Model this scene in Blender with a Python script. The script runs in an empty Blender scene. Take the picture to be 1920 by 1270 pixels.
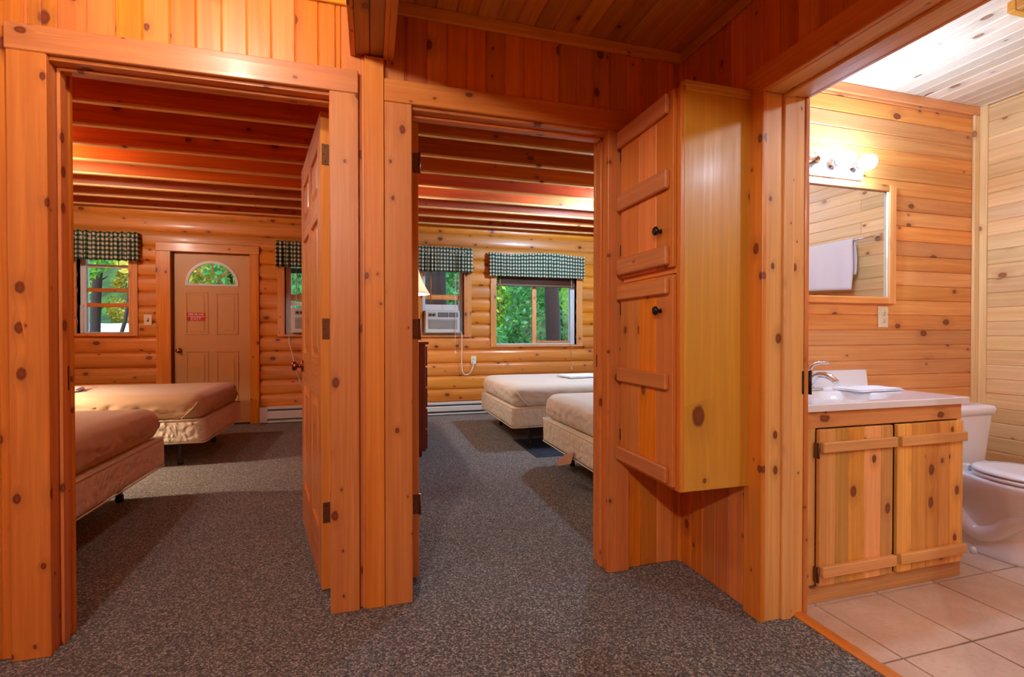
import bpy, bmesh, math, random
from mathutils import Vector, Matrix, noise as mnoise
random.seed(11)
PI = math.pi
S = bpy.context.scene
COL = S.collection

# ------------------------------------------------------------------ camera, sky, exposure
CAM_H = 1.10
cd = bpy.data.cameras.new('camera'); cam = bpy.data.objects.new('camera', cd); COL.objects.link(cam)
cd.sensor_width = 36; cd.lens = 915/1920*36; cd.clip_start = 0.03; cd.clip_end = 200
cam.location = (0, 0, CAM_H); cam.rotation_euler = (math.radians(90-0.55), 0, math.radians(-16.1))
S.camera = cam
S.view_settings.view_transform = 'Standard'; S.view_settings.look = 'None'
S.view_settings.exposure = 0.0; S.view_settings.gamma = 1.0
try: S.view_settings.use_curve_mapping = False
except Exception: pass
S.cycles.use_denoising = True; S.cycles.adaptive_threshold = .02
S.cycles.max_bounces = 10; S.cycles.diffuse_bounces = 6; S.cycles.glossy_bounces = 4
S.cycles.transmission_bounces = 6; S.cycles.transparent_max_bounces = 10
S.cycles.sample_clamp_indirect = 6.0
S.cycles.caustics_reflective = False; S.cycles.caustics_refractive = False

w = bpy.data.worlds.new('sky'); S.world = w; w.use_nodes = True
nt = w.node_tree; nt.nodes.clear()
sky = nt.nodes.new('ShaderNodeTexSky'); sky.sky_type = 'NISHITA'; sky.sun_disc = False
sky.sun_elevation = math.radians(52); sky.sun_rotation = math.radians(200)
bg = nt.nodes.new('ShaderNodeBackground'); bg.inputs['Strength'].default_value = 1.3
wo = nt.nodes.new('ShaderNodeOutputWorld')
nt.links.new(sky.outputs[0], bg.inputs[0]); nt.links.new(bg.outputs[0], wo.inputs[0])
sl = bpy.data.lights.new('sun', 'SUN'); sl.energy = 2.6; sl.angle = math.radians(1); sl.color = (1, .95, .85)
so = bpy.data.objects.new('sun', sl); COL.objects.link(so)
so.rotation_euler = (math.radians(42), 0, math.radians(-22))

HALL_W, BATH_W, LIVING_FILL, BATH_FILL = 41.0, 25.0, 265.0, 85.0
BED_L, BED_R_FILL = 90.0, 330.0          # lamp and fill strengths (W)
LAMP_L, LAMP_R = 600.0, 130.0

# ------------------------------------------------------------------ helpers
def s2l(c):
    def f(v):
        v /= 255.0
        return v/12.92 if v <= .04045 else ((v+.055)/1.055)**2.4
    return (f(c[0]), f(c[1]), f(c[2]), 1)

def tag(o, label=None, cat=None, group=None, kind=None):
    if label: o['label'] = label
    if cat: o['category'] = cat
    if group: o['group'] = group
    if kind: o['kind'] = kind
    return o

def empty(name, loc=(0, 0, 0), rz=0, parent=None):
    o = bpy.data.objects.new(name, None); COL.objects.link(o)
    o.location = loc; o.rotation_euler = (0, 0, rz); o.empty_display_size = .05
    if parent: o.parent = parent
    return o

def copy_tree(o, parent=None):
    c = o.copy(); COL.objects.link(c); c.parent = parent
    for ch in list(o.children): copy_tree(ch, c)
    return c

class MB:
    """collects boards, prisms, lathes and tubes into ONE mesh, with metric UVs (u = along the grain)"""
    def __init__(s): s.v = []; s.f = []; s.uv = []; s.r = []; s.sm = []
    def face(s, idx, uvs, rnd, smooth=False):
        s.f.append(idx); s.uv.append(uvs); s.r.append(rnd); s.sm.append(smooth)
    def box(s, a, b, axis=None, bev=.0015, fr=None, rnd=None, off=None):
        """chamfered box between corners a and b; axis = grain axis 0/1/2; fr maps local->world"""
        a, b = [min(a[i], b[i]) for i in range(3)], [max(a[i], b[i]) for i in range(3)]
        d = [b[i]-a[i] for i in range(3)]
        if axis is None: axis = d.index(max(d))
        e = min(bev, min(d)*.3)
        rnd = random.random() if rnd is None else rnd
        o1, o2 = off or (random.uniform(0, 50), random.uniform(0, 50))
        base = len(s.v); ids = {}
        for ix in (0, 1):
            for iy in (0, 1):
                for iz in (0, 1):
                    c = (a[0] if ix == 0 else b[0], a[1] if iy == 0 else b[1], a[2] if iz == 0 else b[2])
                    sg = (1 if ix == 0 else -1, 1 if iy == 0 else -1, 1 if iz == 0 else -1)
                    for k in range(3):
                        p = [c[j] + (0 if j == k else sg[j]*e) for j in range(3)]
                        ids[(ix, iy, iz, k)] = len(s.v); s.v.append(fr(p) if fr else p)
                        ids[('p', len(s.v)-1)] = p
        P = lambda i: ids[('p', i)]
        oth = [k for k in range(3) if k != axis]
        def uv(i):
            p = P(i); return (p[axis]+o1, p[oth[0]]+p[oth[1]]+o2)
        def add(l): s.face(l, [uv(i) for i in l], rnd)
        for k in range(3):
            u, v = [j for j in range(3) if j != k]
            for side in (0, 1):
                l = []
                for (p, q) in ((0, 0), (1, 0), (1, 1), (0, 1)):
                    t = [0, 0, 0]; t[k] = side; t[u] = p; t[v] = q
                    l.append(ids[(t[0], t[1], t[2], k)])
                add(l)
            for p in (0, 1):
                for q in (0, 1):
                    t0 = [0, 0, 0]; t1 = [0, 0, 0]
                    t0[k] = 0; t1[k] = 1; t0[u] = t1[u] = p; t0[v] = t1[v] = q
                    add([ids[(*t0, u)], ids[(*t1, u)], ids[(*t1, v)], ids[(*t0, v)]])
        for ix in (0, 1):
            for iy in (0, 1):
                for iz in (0, 1): add([ids[(ix, iy, iz, k)] for k in range(3)])
        return s
    def prism(s, prof, a0, a1, fr, rnd=None, smooth=False, closed=True, uvflip=False):
        """profile [(p,q)] extruded from a0 to a1 along local x; fr((x,p,q)) -> world"""
        rnd = random.random() if rnd is None else rnd
        o1, o2 = random.uniform(0, 50), random.uniform(0, 50)
        n = len(prof); base = len(s.v)
        arc = [0]
        for i in range(n): 
            p, q = prof[i], prof[(i+1) % n]; arc.append(arc[-1]+math.hypot(q[0]-p[0], q[1]-p[1]))
        for x in (a0, a1):
            for (p, q) in prof: s.v.append(fr((x, p, q)))
        for i in range(n if closed else n-1):
            j = (i+1) % n
            uvs = [(a0+o1, arc[i]+o2), (a1+o1, arc[i]+o2), (a1+o1, arc[i+1]+o2), (a0+o1, arc[i+1]+o2)]
            s.face([base+i, base+n+i, base+n+j, base+j], uvs, rnd, smooth)
        if closed:
            for k, x in ((0, a0), (1, a1)):
                l = [base+k*n+i for i in range(n)]
                s.face(l, [(o1+prof[i][0]*.3, o2+prof[i][1]) for i in range(n)], rnd)
        return s
    def lathe(s, prof, c=(0, 0, 0), axis=2, seg=24, smooth=True, rnd=.5, sx=1, sy=1, fr=None):
        """prof [(r,h)] about an axis through c"""
        base = len(s.v); n = len(prof)
        for (r, h) in prof:
            for k in range(seg):
                t = 2*PI*k/seg; x, y = r*math.cos(t)*sx, r*math.sin(t)*sy
                p = {2: (x, y, h), 0: (h, x, y), 1: (x, h, y)}[axis]
                p = (p[0]+c[0], p[1]+c[1], p[2]+c[2]); s.v.append(fr(p) if fr else p)
        for i in range(n-1):
            for k in range(seg):
                k2 = (k+1) % seg
                l = [base+i*seg+k, base+i*seg+k2, base+(i+1)*seg+k2, base+(i+1)*seg+k]
                s.face(l, [(k/seg, i/n), ((k+1)/seg, i/n), ((k+1)/seg, (i+1)/n), (k/seg, (i+1)/n)], rnd, smooth)
        for i in (0, n-1):
            if prof[i][0] > 1e-5:
                l = [base+i*seg+k for k in range(seg)]; s.face(l, [(0, 0)]*seg, rnd)
        return s
    def tube(s, pts, r, seg=8, rnd=.5, cap=True):
        pts = [Vector(p) for p in pts]; base = len(s.v); n = len(pts)
        rs = r if isinstance(r, (list, tuple)) else [r]*n
        up = Vector((0, 0, 1)); prev = None; L = 0
        for i, p in enumerate(pts):
            t = (pts[min(i+1, n-1)]-pts[max(i-1, 0)]).normalized()
            if prev is None:
                a = t.cross(up)
                if a.length < .1: a = t.cross(Vector((1, 0, 0)))
                a.normalize()
            else: a = (prev - t*prev.dot(t)).normalized()
            prev = a; b = t.cross(a)
            for k in range(seg):
                th = 2*PI*k/seg; s.v.append(p + (a*math.cos(th)+b*math.sin(th))*rs[i])
        for i in range(n-1):
            d = (pts[i+1]-pts[i]).length
            for k in range(seg):
                k2 = (k+1) % seg; c1 = 2*PI*rs[i]/seg
                s.face([base+i*seg+k, base+i*seg+k2, base+(i+1)*seg+k2, base+(i+1)*seg+k],
                       [(L, k*c1), (L, k*c1+c1), (L+d, k*c1+c1), (L+d, k*c1)], rnd, True)
            L += d
        if cap:
            s.face([base+k for k in range(seg)], [(0, 0)]*seg, rnd); s.face([base+(n-1)*seg+k for k in range(seg)], [(0, 0)]*seg, rnd)
        return s
    def grid(s, fn, nu, nv, uvfn=None, rnd=.5, smooth=True, wrapu=False):
        base = len(s.v)
        for j in range(nv+1):
            for i in range(nu+1): s.v.append(fn(i/nu, j/nv))
        for j in range(nv):
            for i in range(nu):
                l = [base+j*(nu+1)+i, base+j*(nu+1)+i+1, base+(j+1)*(nu+1)+i+1, base+(j+1)*(nu+1)+i]
                uvs = [(i/nu, j/nv), ((i+1)/nu, j/nv), ((i+1)/nu, (j+1)/nv), (i/nu, (j+1)/nv)]
                if uvfn: uvs = [uvfn(*q) for q in uvs]
                s.face(l, uvs, rnd, smooth)
        return s
    def build(s, name, mat, parent=None, local=False, recalc=True, loc=None, solid=0, weld=False):
        """local=False: vertices are in world axes; they are re-based on the parent's location"""
        me = bpy.data.meshes.new(name)
        off = Vector((0, 0, 0))
        if not local:
            q = parent
            while q is not None: off += q.location; q = q.parent
            if loc is not None: off = Vector(loc)
        me.from_pydata([tuple(Vector(v)-off) for v in s.v], [], s.f)
        ul = me.uv_layers.new(name='UVMap')
        flat = [c for f in s.uv for p in f for c in p]
        ul.data.foreach_set('uv', flat)
        at = me.attributes.new('rnd', 'FLOAT', 'FACE'); at.data.foreach_set('value', s.r)
        me.polygons.foreach_set('use_smooth', s.sm)
        if recalc or weld:
            bm = bmesh.new(); bm.from_mesh(me)
            if weld: bmesh.ops.remove_doubles(bm, verts=bm.verts, dist=1e-5)
            bmesh.ops.recalc_face_normals(bm, faces=bm.faces); bm.to_mesh(me); bm.free()
        me.materials.append(mat)
        o = bpy.data.objects.new(name, me); COL.objects.link(o)
        if parent: o.parent = parent
        elif loc is not None: o.location = loc
        if solid:
            md = o.modifiers.new('thick', 'SOLIDIFY'); md.thickness = solid; md.offset = 0
        return o

def structure(o, label=None, cat=None): o['kind'] = 'structure'; return tag(o, label, cat)

# ------------------------------------------------------------------ materials
MAT = {}
class NT:
    def __init__(s, name):
        s.m = bpy.data.materials.new(name); s.m.use_nodes = True; s.t = s.m.node_tree; s.t.nodes.clear()
        s.out = s.n('ShaderNodeOutputMaterial'); s.b = s.n('ShaderNodeBsdfPrincipled'); s.l(s.b.outputs[0], s.out.inputs[0]); MAT[name] = s.m
    def n(s, k, **kw):
        x = s.t.nodes.new(k)
        for a, v in kw.items(): setattr(x, a, v)
        return x
    def l(s, a, b): s.t.links.new(a, b)
    def val(s, sock, v):
        if hasattr(v, 'is_output') or hasattr(v, 'links'): s.l(v, sock)
        else: sock.default_value = v
    def math(s, op, a, b=None, c=None, clamp=False):
        x = s.n('ShaderNodeMath', operation=op, use_clamp=clamp)
        for i, v in enumerate((a, b, c)):
            if v is not None: s.val(x.inputs[i], v)
        return x.outputs[0]
    def mix(s, fac, a, b, mode='MIX'):
        x = s.n('ShaderNodeMix', data_type='RGBA', blend_type=mode)
        s.val(x.inputs[0], fac); s.val(x.inputs[6], a); s.val(x.inputs[7], b); return x.outputs[2]
    def ramp(s, fac, stops):
        x = s.n('ShaderNodeValToRGB'); s.l(fac, x.inputs[0]); e = x.color_ramp.elements
        while len(e) < len(stops): e.new(.5)
        for i, (p, c) in enumerate(stops): e[i].position = p; e[i].color = c if len(c) == 4 else (*c, 1)
        return x.outputs[0]
    def maprange(s, v, a, b, c, d):
        x = s.n('ShaderNodeMapRange'); s.l(v, x.inputs[0])
        for i, q in enumerate((a, b, c, d)): x.inputs[i+1].default_value = q
        return x.outputs[0]
    def noise(s, vec, scale, detail=3, rough=.5, dist=0):
        x = s.n('ShaderNodeTexNoise'); s.l(vec, x.inputs['Vector']); x.inputs['Scale'].default_value = scale
        x.inputs['Detail'].default_value = detail; x.inputs['Roughness'].default_value = rough; x.inputs['Distortion'].default_value = dist
        return x
    def scaled(s, vec, sc):
        x = s.n('ShaderNodeMapping'); s.l(vec, x.inputs[0]); x.inputs['Scale'].default_value = sc; return x.outputs[0]
    def bump(s, h, strength, dist=.01):
        x = s.n('ShaderNodeBump'); s.l(h, x.inputs['Height']); x.inputs['Strength'].default_value = strength
        x.inputs['Distance'].default_value = dist; s.l(x.outputs[0], s.b.inputs['Normal'])
    def set(s, **kw):
        for k, v in kw.items(): s.val(s.b.inputs[k.replace('_', ' ')], v)
        return s.m

def wood(name, base, dark, light=None, knots=.38, rough=.38, coat=.08, vary=.5, knot_col=(92, 34, 18), kscale=1.0, streak=1.0):
    """knotty pine: grain runs along U; face attribute rnd varies tone board by board"""
    t = NT(name); uv = t.n('ShaderNodeUVMap').outputs[0]
    at = t.n('ShaderNodeAttribute', attribute_name='rnd').outputs['Fac']
    light = light or tuple(min(255, c*1.05+4) for c in base)
    kv = t.scaled(uv, (6.0*kscale, 9.0*kscale, 1))
    vo = t.n('ShaderNodeTexVoronoi', voronoi_dimensions='2D'); t.l(kv, vo.inputs['Vector']); vo.inputs['Scale'].default_value = 1
    wob = t.noise(t.scaled(uv, (40, 90, 1)), 1, 2).outputs[0]
    cs = t.n('ShaderNodeSeparateColor'); t.l(vo.outputs['Color'], cs.inputs[0])
    keep = t.math('GREATER_THAN', cs.outputs[0], 1-knots*.75)
    d = t.math('ADD', vo.outputs['Distance'], t.math('MULTIPLY', t.math('SUBTRACT', wob, .5), .06))
    size = t.math('MULTIPLY_ADD', t.math('POWER', cs.outputs[1], 1.6), .13, .035)
    rel = t.math('DIVIDE', d, size)
    kn = t.math('MULTIPLY', t.maprange(rel, .75, 1.1, 1, 0), keep)
    halo = t.math('MULTIPLY', t.maprange(rel, .6, 3.2, 1, 0), keep)
    # grain, bent round the knots
    sp = t.n('ShaderNodeSeparateXYZ'); t.l(uv, sp.inputs[0])
    vv = t.math('ADD', sp.outputs[1], t.math('MULTIPLY', halo, .012))
    cb = t.n('ShaderNodeCombineXYZ'); t.l(t.math('MULTIPLY', sp.outputs[0], 1.1), cb.inputs[0]); t.l(t.math('MULTIPLY', vv, 38), cb.inputs[1])
    g1 = t.noise(cb.outputs[0], 1, 3, .55, 1.4).outputs[0]
    cb2 = t.n('ShaderNodeCombineXYZ'); t.l(t.math('MULTIPLY', sp.outputs[0], .7), cb2.inputs[0]); t.l(t.math('MULTIPLY', vv, 14), cb2.inputs[1])
    g2 = t.noise(cb2.outputs[0], 1, 3, .5, 1.2).outputs[0]
    cb3 = t.n('ShaderNodeCombineXYZ'); t.l(t.math('MULTIPLY', sp.outputs[0], 12), cb3.inputs[0]); t.l(t.math('MULTIPLY', vv, 420), cb3.inputs[1])
    g3 = t.noise(cb3.outputs[0], 1, 2).outputs[0]
    soft = tuple(base[i]*.55+dark[i]*.45 for i in range(3))
    c = t.ramp(g1, [(.3, s2l(soft)), (.5, s2l(base)), (.72, s2l(light))])
    c = t.mix(t.maprange(g2, .38, .72, 0, .5*streak), c, s2l(dark))
    c = t.mix(t.maprange(g3, .4, .7, 0, .06), c, s2l(tuple(x*.72 for x in dark)))
    tone = t.n('ShaderNodeHueSaturation'); t.l(c, tone.inputs['Color'])
    t.l(t.maprange(at, 0, 1, .5-.009*vary, .5+.012*vary), tone.inputs['Hue'])
    frac = t.math('FRACT', t.math('MULTIPLY', at, 7.31))
    t.l(t.maprange(frac, 0, 1, 1-.36*vary, 1+.26*vary), tone.inputs['Value'])
    frac2 = t.math('FRACT', t.math('MULTIPLY', at, 3.77))
    t.l(t.maprange(frac2, 0, 1, 1-.08*vary, 1+.10*vary), tone.inputs['Saturation'])
    c = tone.outputs[0]
    c = t.mix(t.math('MULTIPLY', halo, .42), c, s2l(tuple(x*.8 for x in dark)))
    kc = t.mix(t.maprange(rel, 0, .8, .4, 0), s2l(knot_col), s2l(tuple(min(255, x*2.0) for x in knot_col)))
    c = t.mix(t.math('MULTIPLY', kn, .9), c, kc)
    t.set(Base_Color=c, Roughness=t.maprange(g1, .3, .7, rough+.08, rough-.04), Coat_Weight=coat, Coat_Roughness=.18)
    h = t.math('ADD', t.math('MULTIPLY', g1, .6), t.math('MULTIPLY', g3, .3)); t.bump(h, .12, .004)
    return t.m

def plain(name, col, rough=.5, metal=0, coat=0, bump=None, spec=.5, trans=0):
    t = NT(name); t.set(Base_Color=s2l(col), Roughness=rough, Metallic=metal, Coat_Weight=coat, Specular_IOR_Level=spec, Transmission_Weight=trans)
    if bump:
        tc = t.n('ShaderNodeTexCoord').outputs['Object']; t.bump(t.noise(tc, bump[0], 3).outputs[0], bump[1], .003)
    return t.m

wood('pine_hall', (220, 132, 56), (196, 100, 38), knots=.5)
wood('pine_casing', (218, 136, 66), (198, 108, 46), knots=.5, vary=.4, kscale=1.2)
wood('pine_door', (228, 150, 74), (204, 114, 50), knots=.16, vary=.4, coat=.25)
wood('pine_jamb', (232, 178, 106), (212, 146, 78), knots=.4, vary=.3, kscale=1.3)
wood('pine_ceiling', (214, 154, 66), (188, 122, 44), knots=.2)
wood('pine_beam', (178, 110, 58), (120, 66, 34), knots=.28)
wood('pine_cabinet', (232, 142, 60), (212, 110, 40), knots=.24, coat=.2, kscale=.8)
wood('pine_batten', (214, 138, 80), (194, 112, 62), knots=.08, vary=.3)
wood('plywood_side', (208, 150, 50), (198, 136, 42), knots=.24, vary=.1, kscale=.6, streak=.5)
wood('pine_bath', (228, 158, 92), (204, 118, 58), knots=.5, vary=.55, kscale=.9)
wood('pine_pale', (240, 206, 150), (224, 178, 116), knots=.3, vary=.5, knot_col=(120, 66, 36))
wood('pine_white', (236, 222, 196), (222, 200, 166), knots=.28, vary=.45, knot_col=(120, 80, 58))
wood('pine_vanity', (230, 170, 94), (204, 126, 58), knots=.8, vary=.85, kscale=.95)
wood('vanity_batten', (224, 168, 104), (208, 144, 82), knots=.06, vary=.3)
wood('log_pine', (220, 142, 56), (192, 102, 36), knots=.62, vary=.4, kscale=.75, coat=.2, rough=.36, knot_col=(80, 26, 12))
wood('joist_pine', (200, 100, 46), (168, 68, 30), knots=.3, vary=.8, kscale=.8)
wood('joist_lit_edge', (232, 186, 122), (214, 158, 96), knots=.1, vary=.3)  # paler than the joists: paints their lamp-lit undersides
wood('dresser_wood', (132, 56, 34), (96, 34, 20), knots=.0, vary=.2, coat=.3)
wood('bark', (32, 20, 17), (20, 13, 12), knots=.0, vary=.4, rough=.9, coat=0)
plain('white_vinyl', (226, 226, 228), .35)
plain('white_enamel', (232, 232, 228), .4)
plain('ac_plastic', (206, 208, 204), .45)
plain('ac_dark', (66, 74, 78), .5)
plain('ac_grille', (168, 172, 170), .6)
plain('cream_plastic', (228, 218, 190), .4)
plain('slot_dark', (40, 34, 30), .6)
plain('porcelain', (236, 238, 244), .08, coat=.5)
plain('seat_plastic', (238, 240, 246), .18)
plain('cultured_marble', (232, 232, 236), .15, coat=.4)
plain('chrome', (220, 222, 226), .08, 1)
plain('brass', (196, 150, 72), .22, 1)
plain('antique_copper', (150, 88, 62), .28, 1)
plain('hinge_bronze', (128, 92, 66), .4, .8)
plain('pewter', (60, 62, 62), .3, .9)
plain('iron_dark', (44, 38, 36), .5, .6)
plain('heater_metal', (214, 210, 204), .4)
plain('heater_fin', (92, 96, 102), .5, .3)
plain('entry_paint', (204, 156, 98), .42, bump=(60, .05))
plain('jamb_dark', (110, 62, 36), .5)
plain('sign_red', (190, 20, 26), .4)
plain('sign_white', (240, 226, 214), .4)
plain('towel_white', (238, 240, 246), .9, bump=(500, .5))
plain('cord_white', (222, 218, 208), .5)
plain('cardboard', (186, 140, 112), .8)
plain('rubber_navy', (30, 40, 66), .7)
plain('rubber_edge', (22, 30, 46), .6)
plain('blind_wood', (104, 60, 30), .5)
plain('trim_tape', (228, 214, 190), .8)
plain('fan_grille', (206, 210, 214), .35)
plain('metal_dark', (50, 44, 44), .5, .5)
plain('screen_blue', (60, 110, 160), .4)
plain('lamp_base_ceramic', (150, 120, 92), .3)
plain('grout', (112, 88, 74), .9)
plain('night_wood', (120, 60, 34), .4)

def m_emit(name, col, strength):
    t = NT(name); t.set(Base_Color=(1, 1, 1, 1), Emission_Color=(*col, 1), Emission_Strength=strength); return t.m
m_emit('bulb_cool', (.42, .66, 1.0), 1.0)
m_emit('bulb_warm', (1.0, .80, .58), 1.0)

def m_carpet():
    t = NT('carpet'); o = t.n('ShaderNodeTexCoord').outputs['Object']
    v = t.n('ShaderNodeTexVoronoi'); t.l(o, v.inputs['Vector']); v.inputs['Scale'].default_value = 185
    cs = t.n('ShaderNodeSeparateColor'); t.l(v.outputs['Color'], cs.inputs[0])
    n = t.noise(o, 90, 4, .7).outputs[0]
    f = t.math('ADD', t.math('MULTIPLY', cs.outputs[0], .50), t.math('MULTIPLY', n, .50))
    c = t.ramp(f, [(.18, s2l((32, 30, 31))), (.42, s2l((82, 77, 76))), (.60, s2l((124, 117, 114))), (.82, s2l((212, 204, 196)))])
    big = t.noise(o, 1.3, 3).outputs[0]
    c = t.mix(t.maprange(big, .3, .7, .0, .22), c, s2l((70, 64, 62)))
    t.set(Base_Color=c, Roughness=.95, Specular_IOR_Level=.15, Sheen_Weight=.2)
    t.bump(t.math('ADD', v.outputs['Distance'], n), .9, .006)
m_carpet()

def m_tile():
    t = NT('floor_tile'); o = t.n('ShaderNodeTexCoord').outputs['Object']
    n = t.noise(o, 5, 5, .6).outputs[0]; n2 = t.noise(o, 60, 3, .6).outputs[0]
    at = t.n('ShaderNodeAttribute', attribute_name='rnd').outputs['Fac']
    c = t.ramp(n, [(.3, s2l((196, 164, 142))), (.7, s2l((222, 198, 178)))])
    c = t.mix(t.maprange(n2, .5, .72, 0, .35), c, s2l((176, 138, 114)))
    c = t.mix(t.maprange(at, 0, 1, 0, .16), c, s2l((190, 160, 140)))
    t.set(Base_Color=c, Roughness=.32, Coat_Weight=.15); t.bump(n2, .08, .003)
m_tile()

def m_gingham():
    t = NT('gingham'); uv = t.n('ShaderNodeUVMap').outputs[0]
    sp = t.n('ShaderNodeSeparateXYZ'); t.l(uv, sp.inputs[0])
    st = []
    for k in (0, 1):
        fr = t.math('FRACT', t.math('MULTIPLY', sp.outputs[k], 1/.050)); st.append(t.math('GREATER_THAN', fr, .5))
    f = t.math('MULTIPLY', t.math('ADD', st[0], st[1]), .5)
    c = t.ramp(f, [(.0, s2l((232, 222, 196))), (.5, s2l((88, 112, 92))), (1, s2l((22, 44, 34)))])
    th = t.noise(t.scaled(uv, (700, 700, 1)), 1, 2).outputs[0]
    c = t.mix(t.maprange(th, .4, .7, 0, .15), c, s2l((60, 60, 52)))
    t.set(Base_Color=c, Roughness=.9, Sheen_Weight=.15)
    tr = t.n('ShaderNodeBsdfTranslucent'); t.l(c, tr.inputs[0]); mx = t.n('ShaderNodeMixShader'); mx.inputs[0].default_value = .18
    t.l(t.b.outputs[0], mx.inputs[1]); t.l(tr.outputs[0], mx.inputs[2]); t.l(mx.outputs[0], t.out.inputs[0])
m_gingham()

def m_sheet(name, col):
    t = NT(name); o = t.n('ShaderNodeTexCoord').outputs['Object']
    n = t.noise(o, 3, 3).outputs[0]; c = t.mix(t.maprange(n, .3, .7, 0, .12), s2l(col), s2l(tuple(x*.85 for x in col)))
    t.set(Base_Color=c, Roughness=.85, Sheen_Weight=.25)
    t.bump(t.noise(o, 900, 2).outputs[0], .15, .001)
m_sheet('sheet_beige', (196, 160, 124))
m_sheet('sheet_grey', (214, 198, 180))

def m_quilt():
    t = NT('quilted_ticking'); o = t.n('ShaderNodeTexCoord').outputs['Object']
    n = t.noise(o, 8, 2, .5, 1.5)
    a = t.n('ShaderNodeVectorMath', operation='ADD'); t.l(t.scaled(o, (26, 26, 22)), a.inputs[0])
    sc = t.n('ShaderNodeVectorMath', operation='SCALE'); t.l(n.outputs['Color'], sc.inputs[0]); sc.inputs['Scale'].default_value = 1.6; t.l(sc.outputs[0], a.inputs[1])
    v = t.n('ShaderNodeTexVoronoi', feature='SMOOTH_F1'); t.l(a.outputs[0], v.inputs['Vector']); v.inputs['Scale'].default_value = 1
    c = t.mix(t.maprange(v.outputs['Distance'], .35, .75, 0, .25), s2l((222, 208, 186)), s2l((190, 168, 140)))
    t.set(Base_Color=c, Roughness=.8, Sheen_Weight=.2); t.bump(t.math('SUBTRACT', 1, v.outputs['Distance']), .8, .02)
m_quilt()

def m_glass():
    t = NT('window_glass'); t.t.nodes.remove(t.b)
    g = t.n('ShaderNodeBsdfGlossy'); g.inputs['Roughness'].default_value = .02
    tr = t.n('ShaderNodeBsdfTransparent'); tr.inputs[0].default_value = (.96, .98, .97, 1)
    fr = t.n('ShaderNodeFresnel'); fr.inputs[0].default_value = 1.45; m = t.n('ShaderNodeMixShader')
    t.l(t.math('MULTIPLY', fr.outputs[0], .8), m.inputs[0]); t.l(tr.outputs[0], m.inputs[1]); t.l(g.outputs[0], m.inputs[2]); t.l(m.outputs[0], t.out.inputs[0])
m_glass()

def m_mirror():
    t = NT('mirror_glass'); t.set(Base_Color=(.93, .94, .96, 1), Metallic=1, Roughness=.01)
m_mirror()

def m_shade():
    t = NT('shade_cloth'); t.set(Base_Color=s2l((232, 226, 204)), Roughness=.9)
    tr = t.n('ShaderNodeBsdfTranslucent'); tr.inputs[0].default_value = s2l((236, 226, 200)); mx = t.n('ShaderNodeMixShader'); mx.inputs[0].default_value = .5
    t.l(t.b.outputs[0], mx.inputs[1]); t.l(tr.outputs[0], mx.inputs[2]); t.l(mx.outputs[0], t.out.inputs[0])
m_shade()

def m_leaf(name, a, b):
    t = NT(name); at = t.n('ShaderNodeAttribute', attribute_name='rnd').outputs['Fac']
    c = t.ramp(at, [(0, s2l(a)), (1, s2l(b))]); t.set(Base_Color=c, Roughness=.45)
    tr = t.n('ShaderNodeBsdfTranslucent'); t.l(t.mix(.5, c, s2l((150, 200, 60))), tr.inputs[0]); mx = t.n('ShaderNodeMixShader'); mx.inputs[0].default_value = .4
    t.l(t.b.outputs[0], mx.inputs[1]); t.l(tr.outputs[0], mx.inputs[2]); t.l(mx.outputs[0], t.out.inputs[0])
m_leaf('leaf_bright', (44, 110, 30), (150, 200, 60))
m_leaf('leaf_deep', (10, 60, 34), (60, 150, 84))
m_leaf('leaf_gold', (120, 120, 30), (226, 190, 70))

def m_ground():
    t = NT('forest_ground'); o = t.n('ShaderNodeTexCoord').outputs['Object']; n = t.noise(o, 1.4, 5).outputs[0]
    c = t.ramp(n, [(.35, s2l((40, 44, 26))), (.6, s2l((66, 112, 40)))]); t.set(Base_Color=c, Roughness=1)
    t = NT('pale_gravel'); o = t.n('ShaderNodeTexCoord').outputs['Object']; n = t.noise(o, 9, 5).outputs[0]
    t.set(Base_Color=t.ramp(n, [(.3, s2l((206, 200, 206))), (.7, s2l((248, 244, 246)))]), Roughness=1)
m_ground()
M = MAT

# ------------------------------------------------------------------ board walls
def cut(rect, holes):
    """rect (u0,u1,v0,v1) minus axis-aligned holes -> list of rects"""
    out = [rect]
    for h in holes:
        nxt = []
        for r in out:
            if h[0] >= r[1] or h[1] <= r[0] or h[2] >= r[3] or h[3] <= r[2]: nxt.append(r); continue
            u0, u1, v0, v1 = r; a0, a1 = max(u0, h[0]), min(u1, h[1])
            if a0 > u0: nxt.append((u0, a0, v0, v1))
            if a1 < u1: nxt.append((a1, u1, v0, v1))
            if h[2] > v0: nxt.append((a0, a1, v0, h[2]))
            if h[3] < v1: nxt.append((a0, a1, h[3], v1))
        out = nxt
    return [r for r in out if r[1]-r[0] > .002 and r[3]-r[2] > .002]

def boards(mb, u0, u1, v0, v1, width, fr, holes=(), vertical=True, thick=.016, bev=.0055, phase=0, jit=0, butts=False):
    """tongue-and-groove boards; fr((u,v,w)) -> world, w=0 is the face, w<0 behind"""
    lo, hi = (u0, u1) if vertical else (v0, v1)
    x = lo - ((lo-phase) % width)
    while x < hi:
        a, b = max(x, lo), min(x+width, hi)
        if b-a > .003:
            rnd = random.random(); off = (random.uniform(0, 50), random.uniform(0, 50))
            rect = (a, b, v0, v1) if vertical else (u0, u1, a, b)
            segs = [rect]
            if butts and not vertical:
                c = random.uniform(u0+.5, u1-.5); segs = [(u0, c, a, b), (c, u1, a, b)]
            for sg in segs:
                if len(segs) > 1: rnd = random.random(); off = (random.uniform(0, 50), random.uniform(0, 50))
                for r in cut(sg, holes):
                    mb.box((r[0], r[2], -thick), (r[1], r[3], 0), axis=1 if vertical else 0, bev=bev, fr=fr, rnd=rnd, off=off)
        x += width

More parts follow.
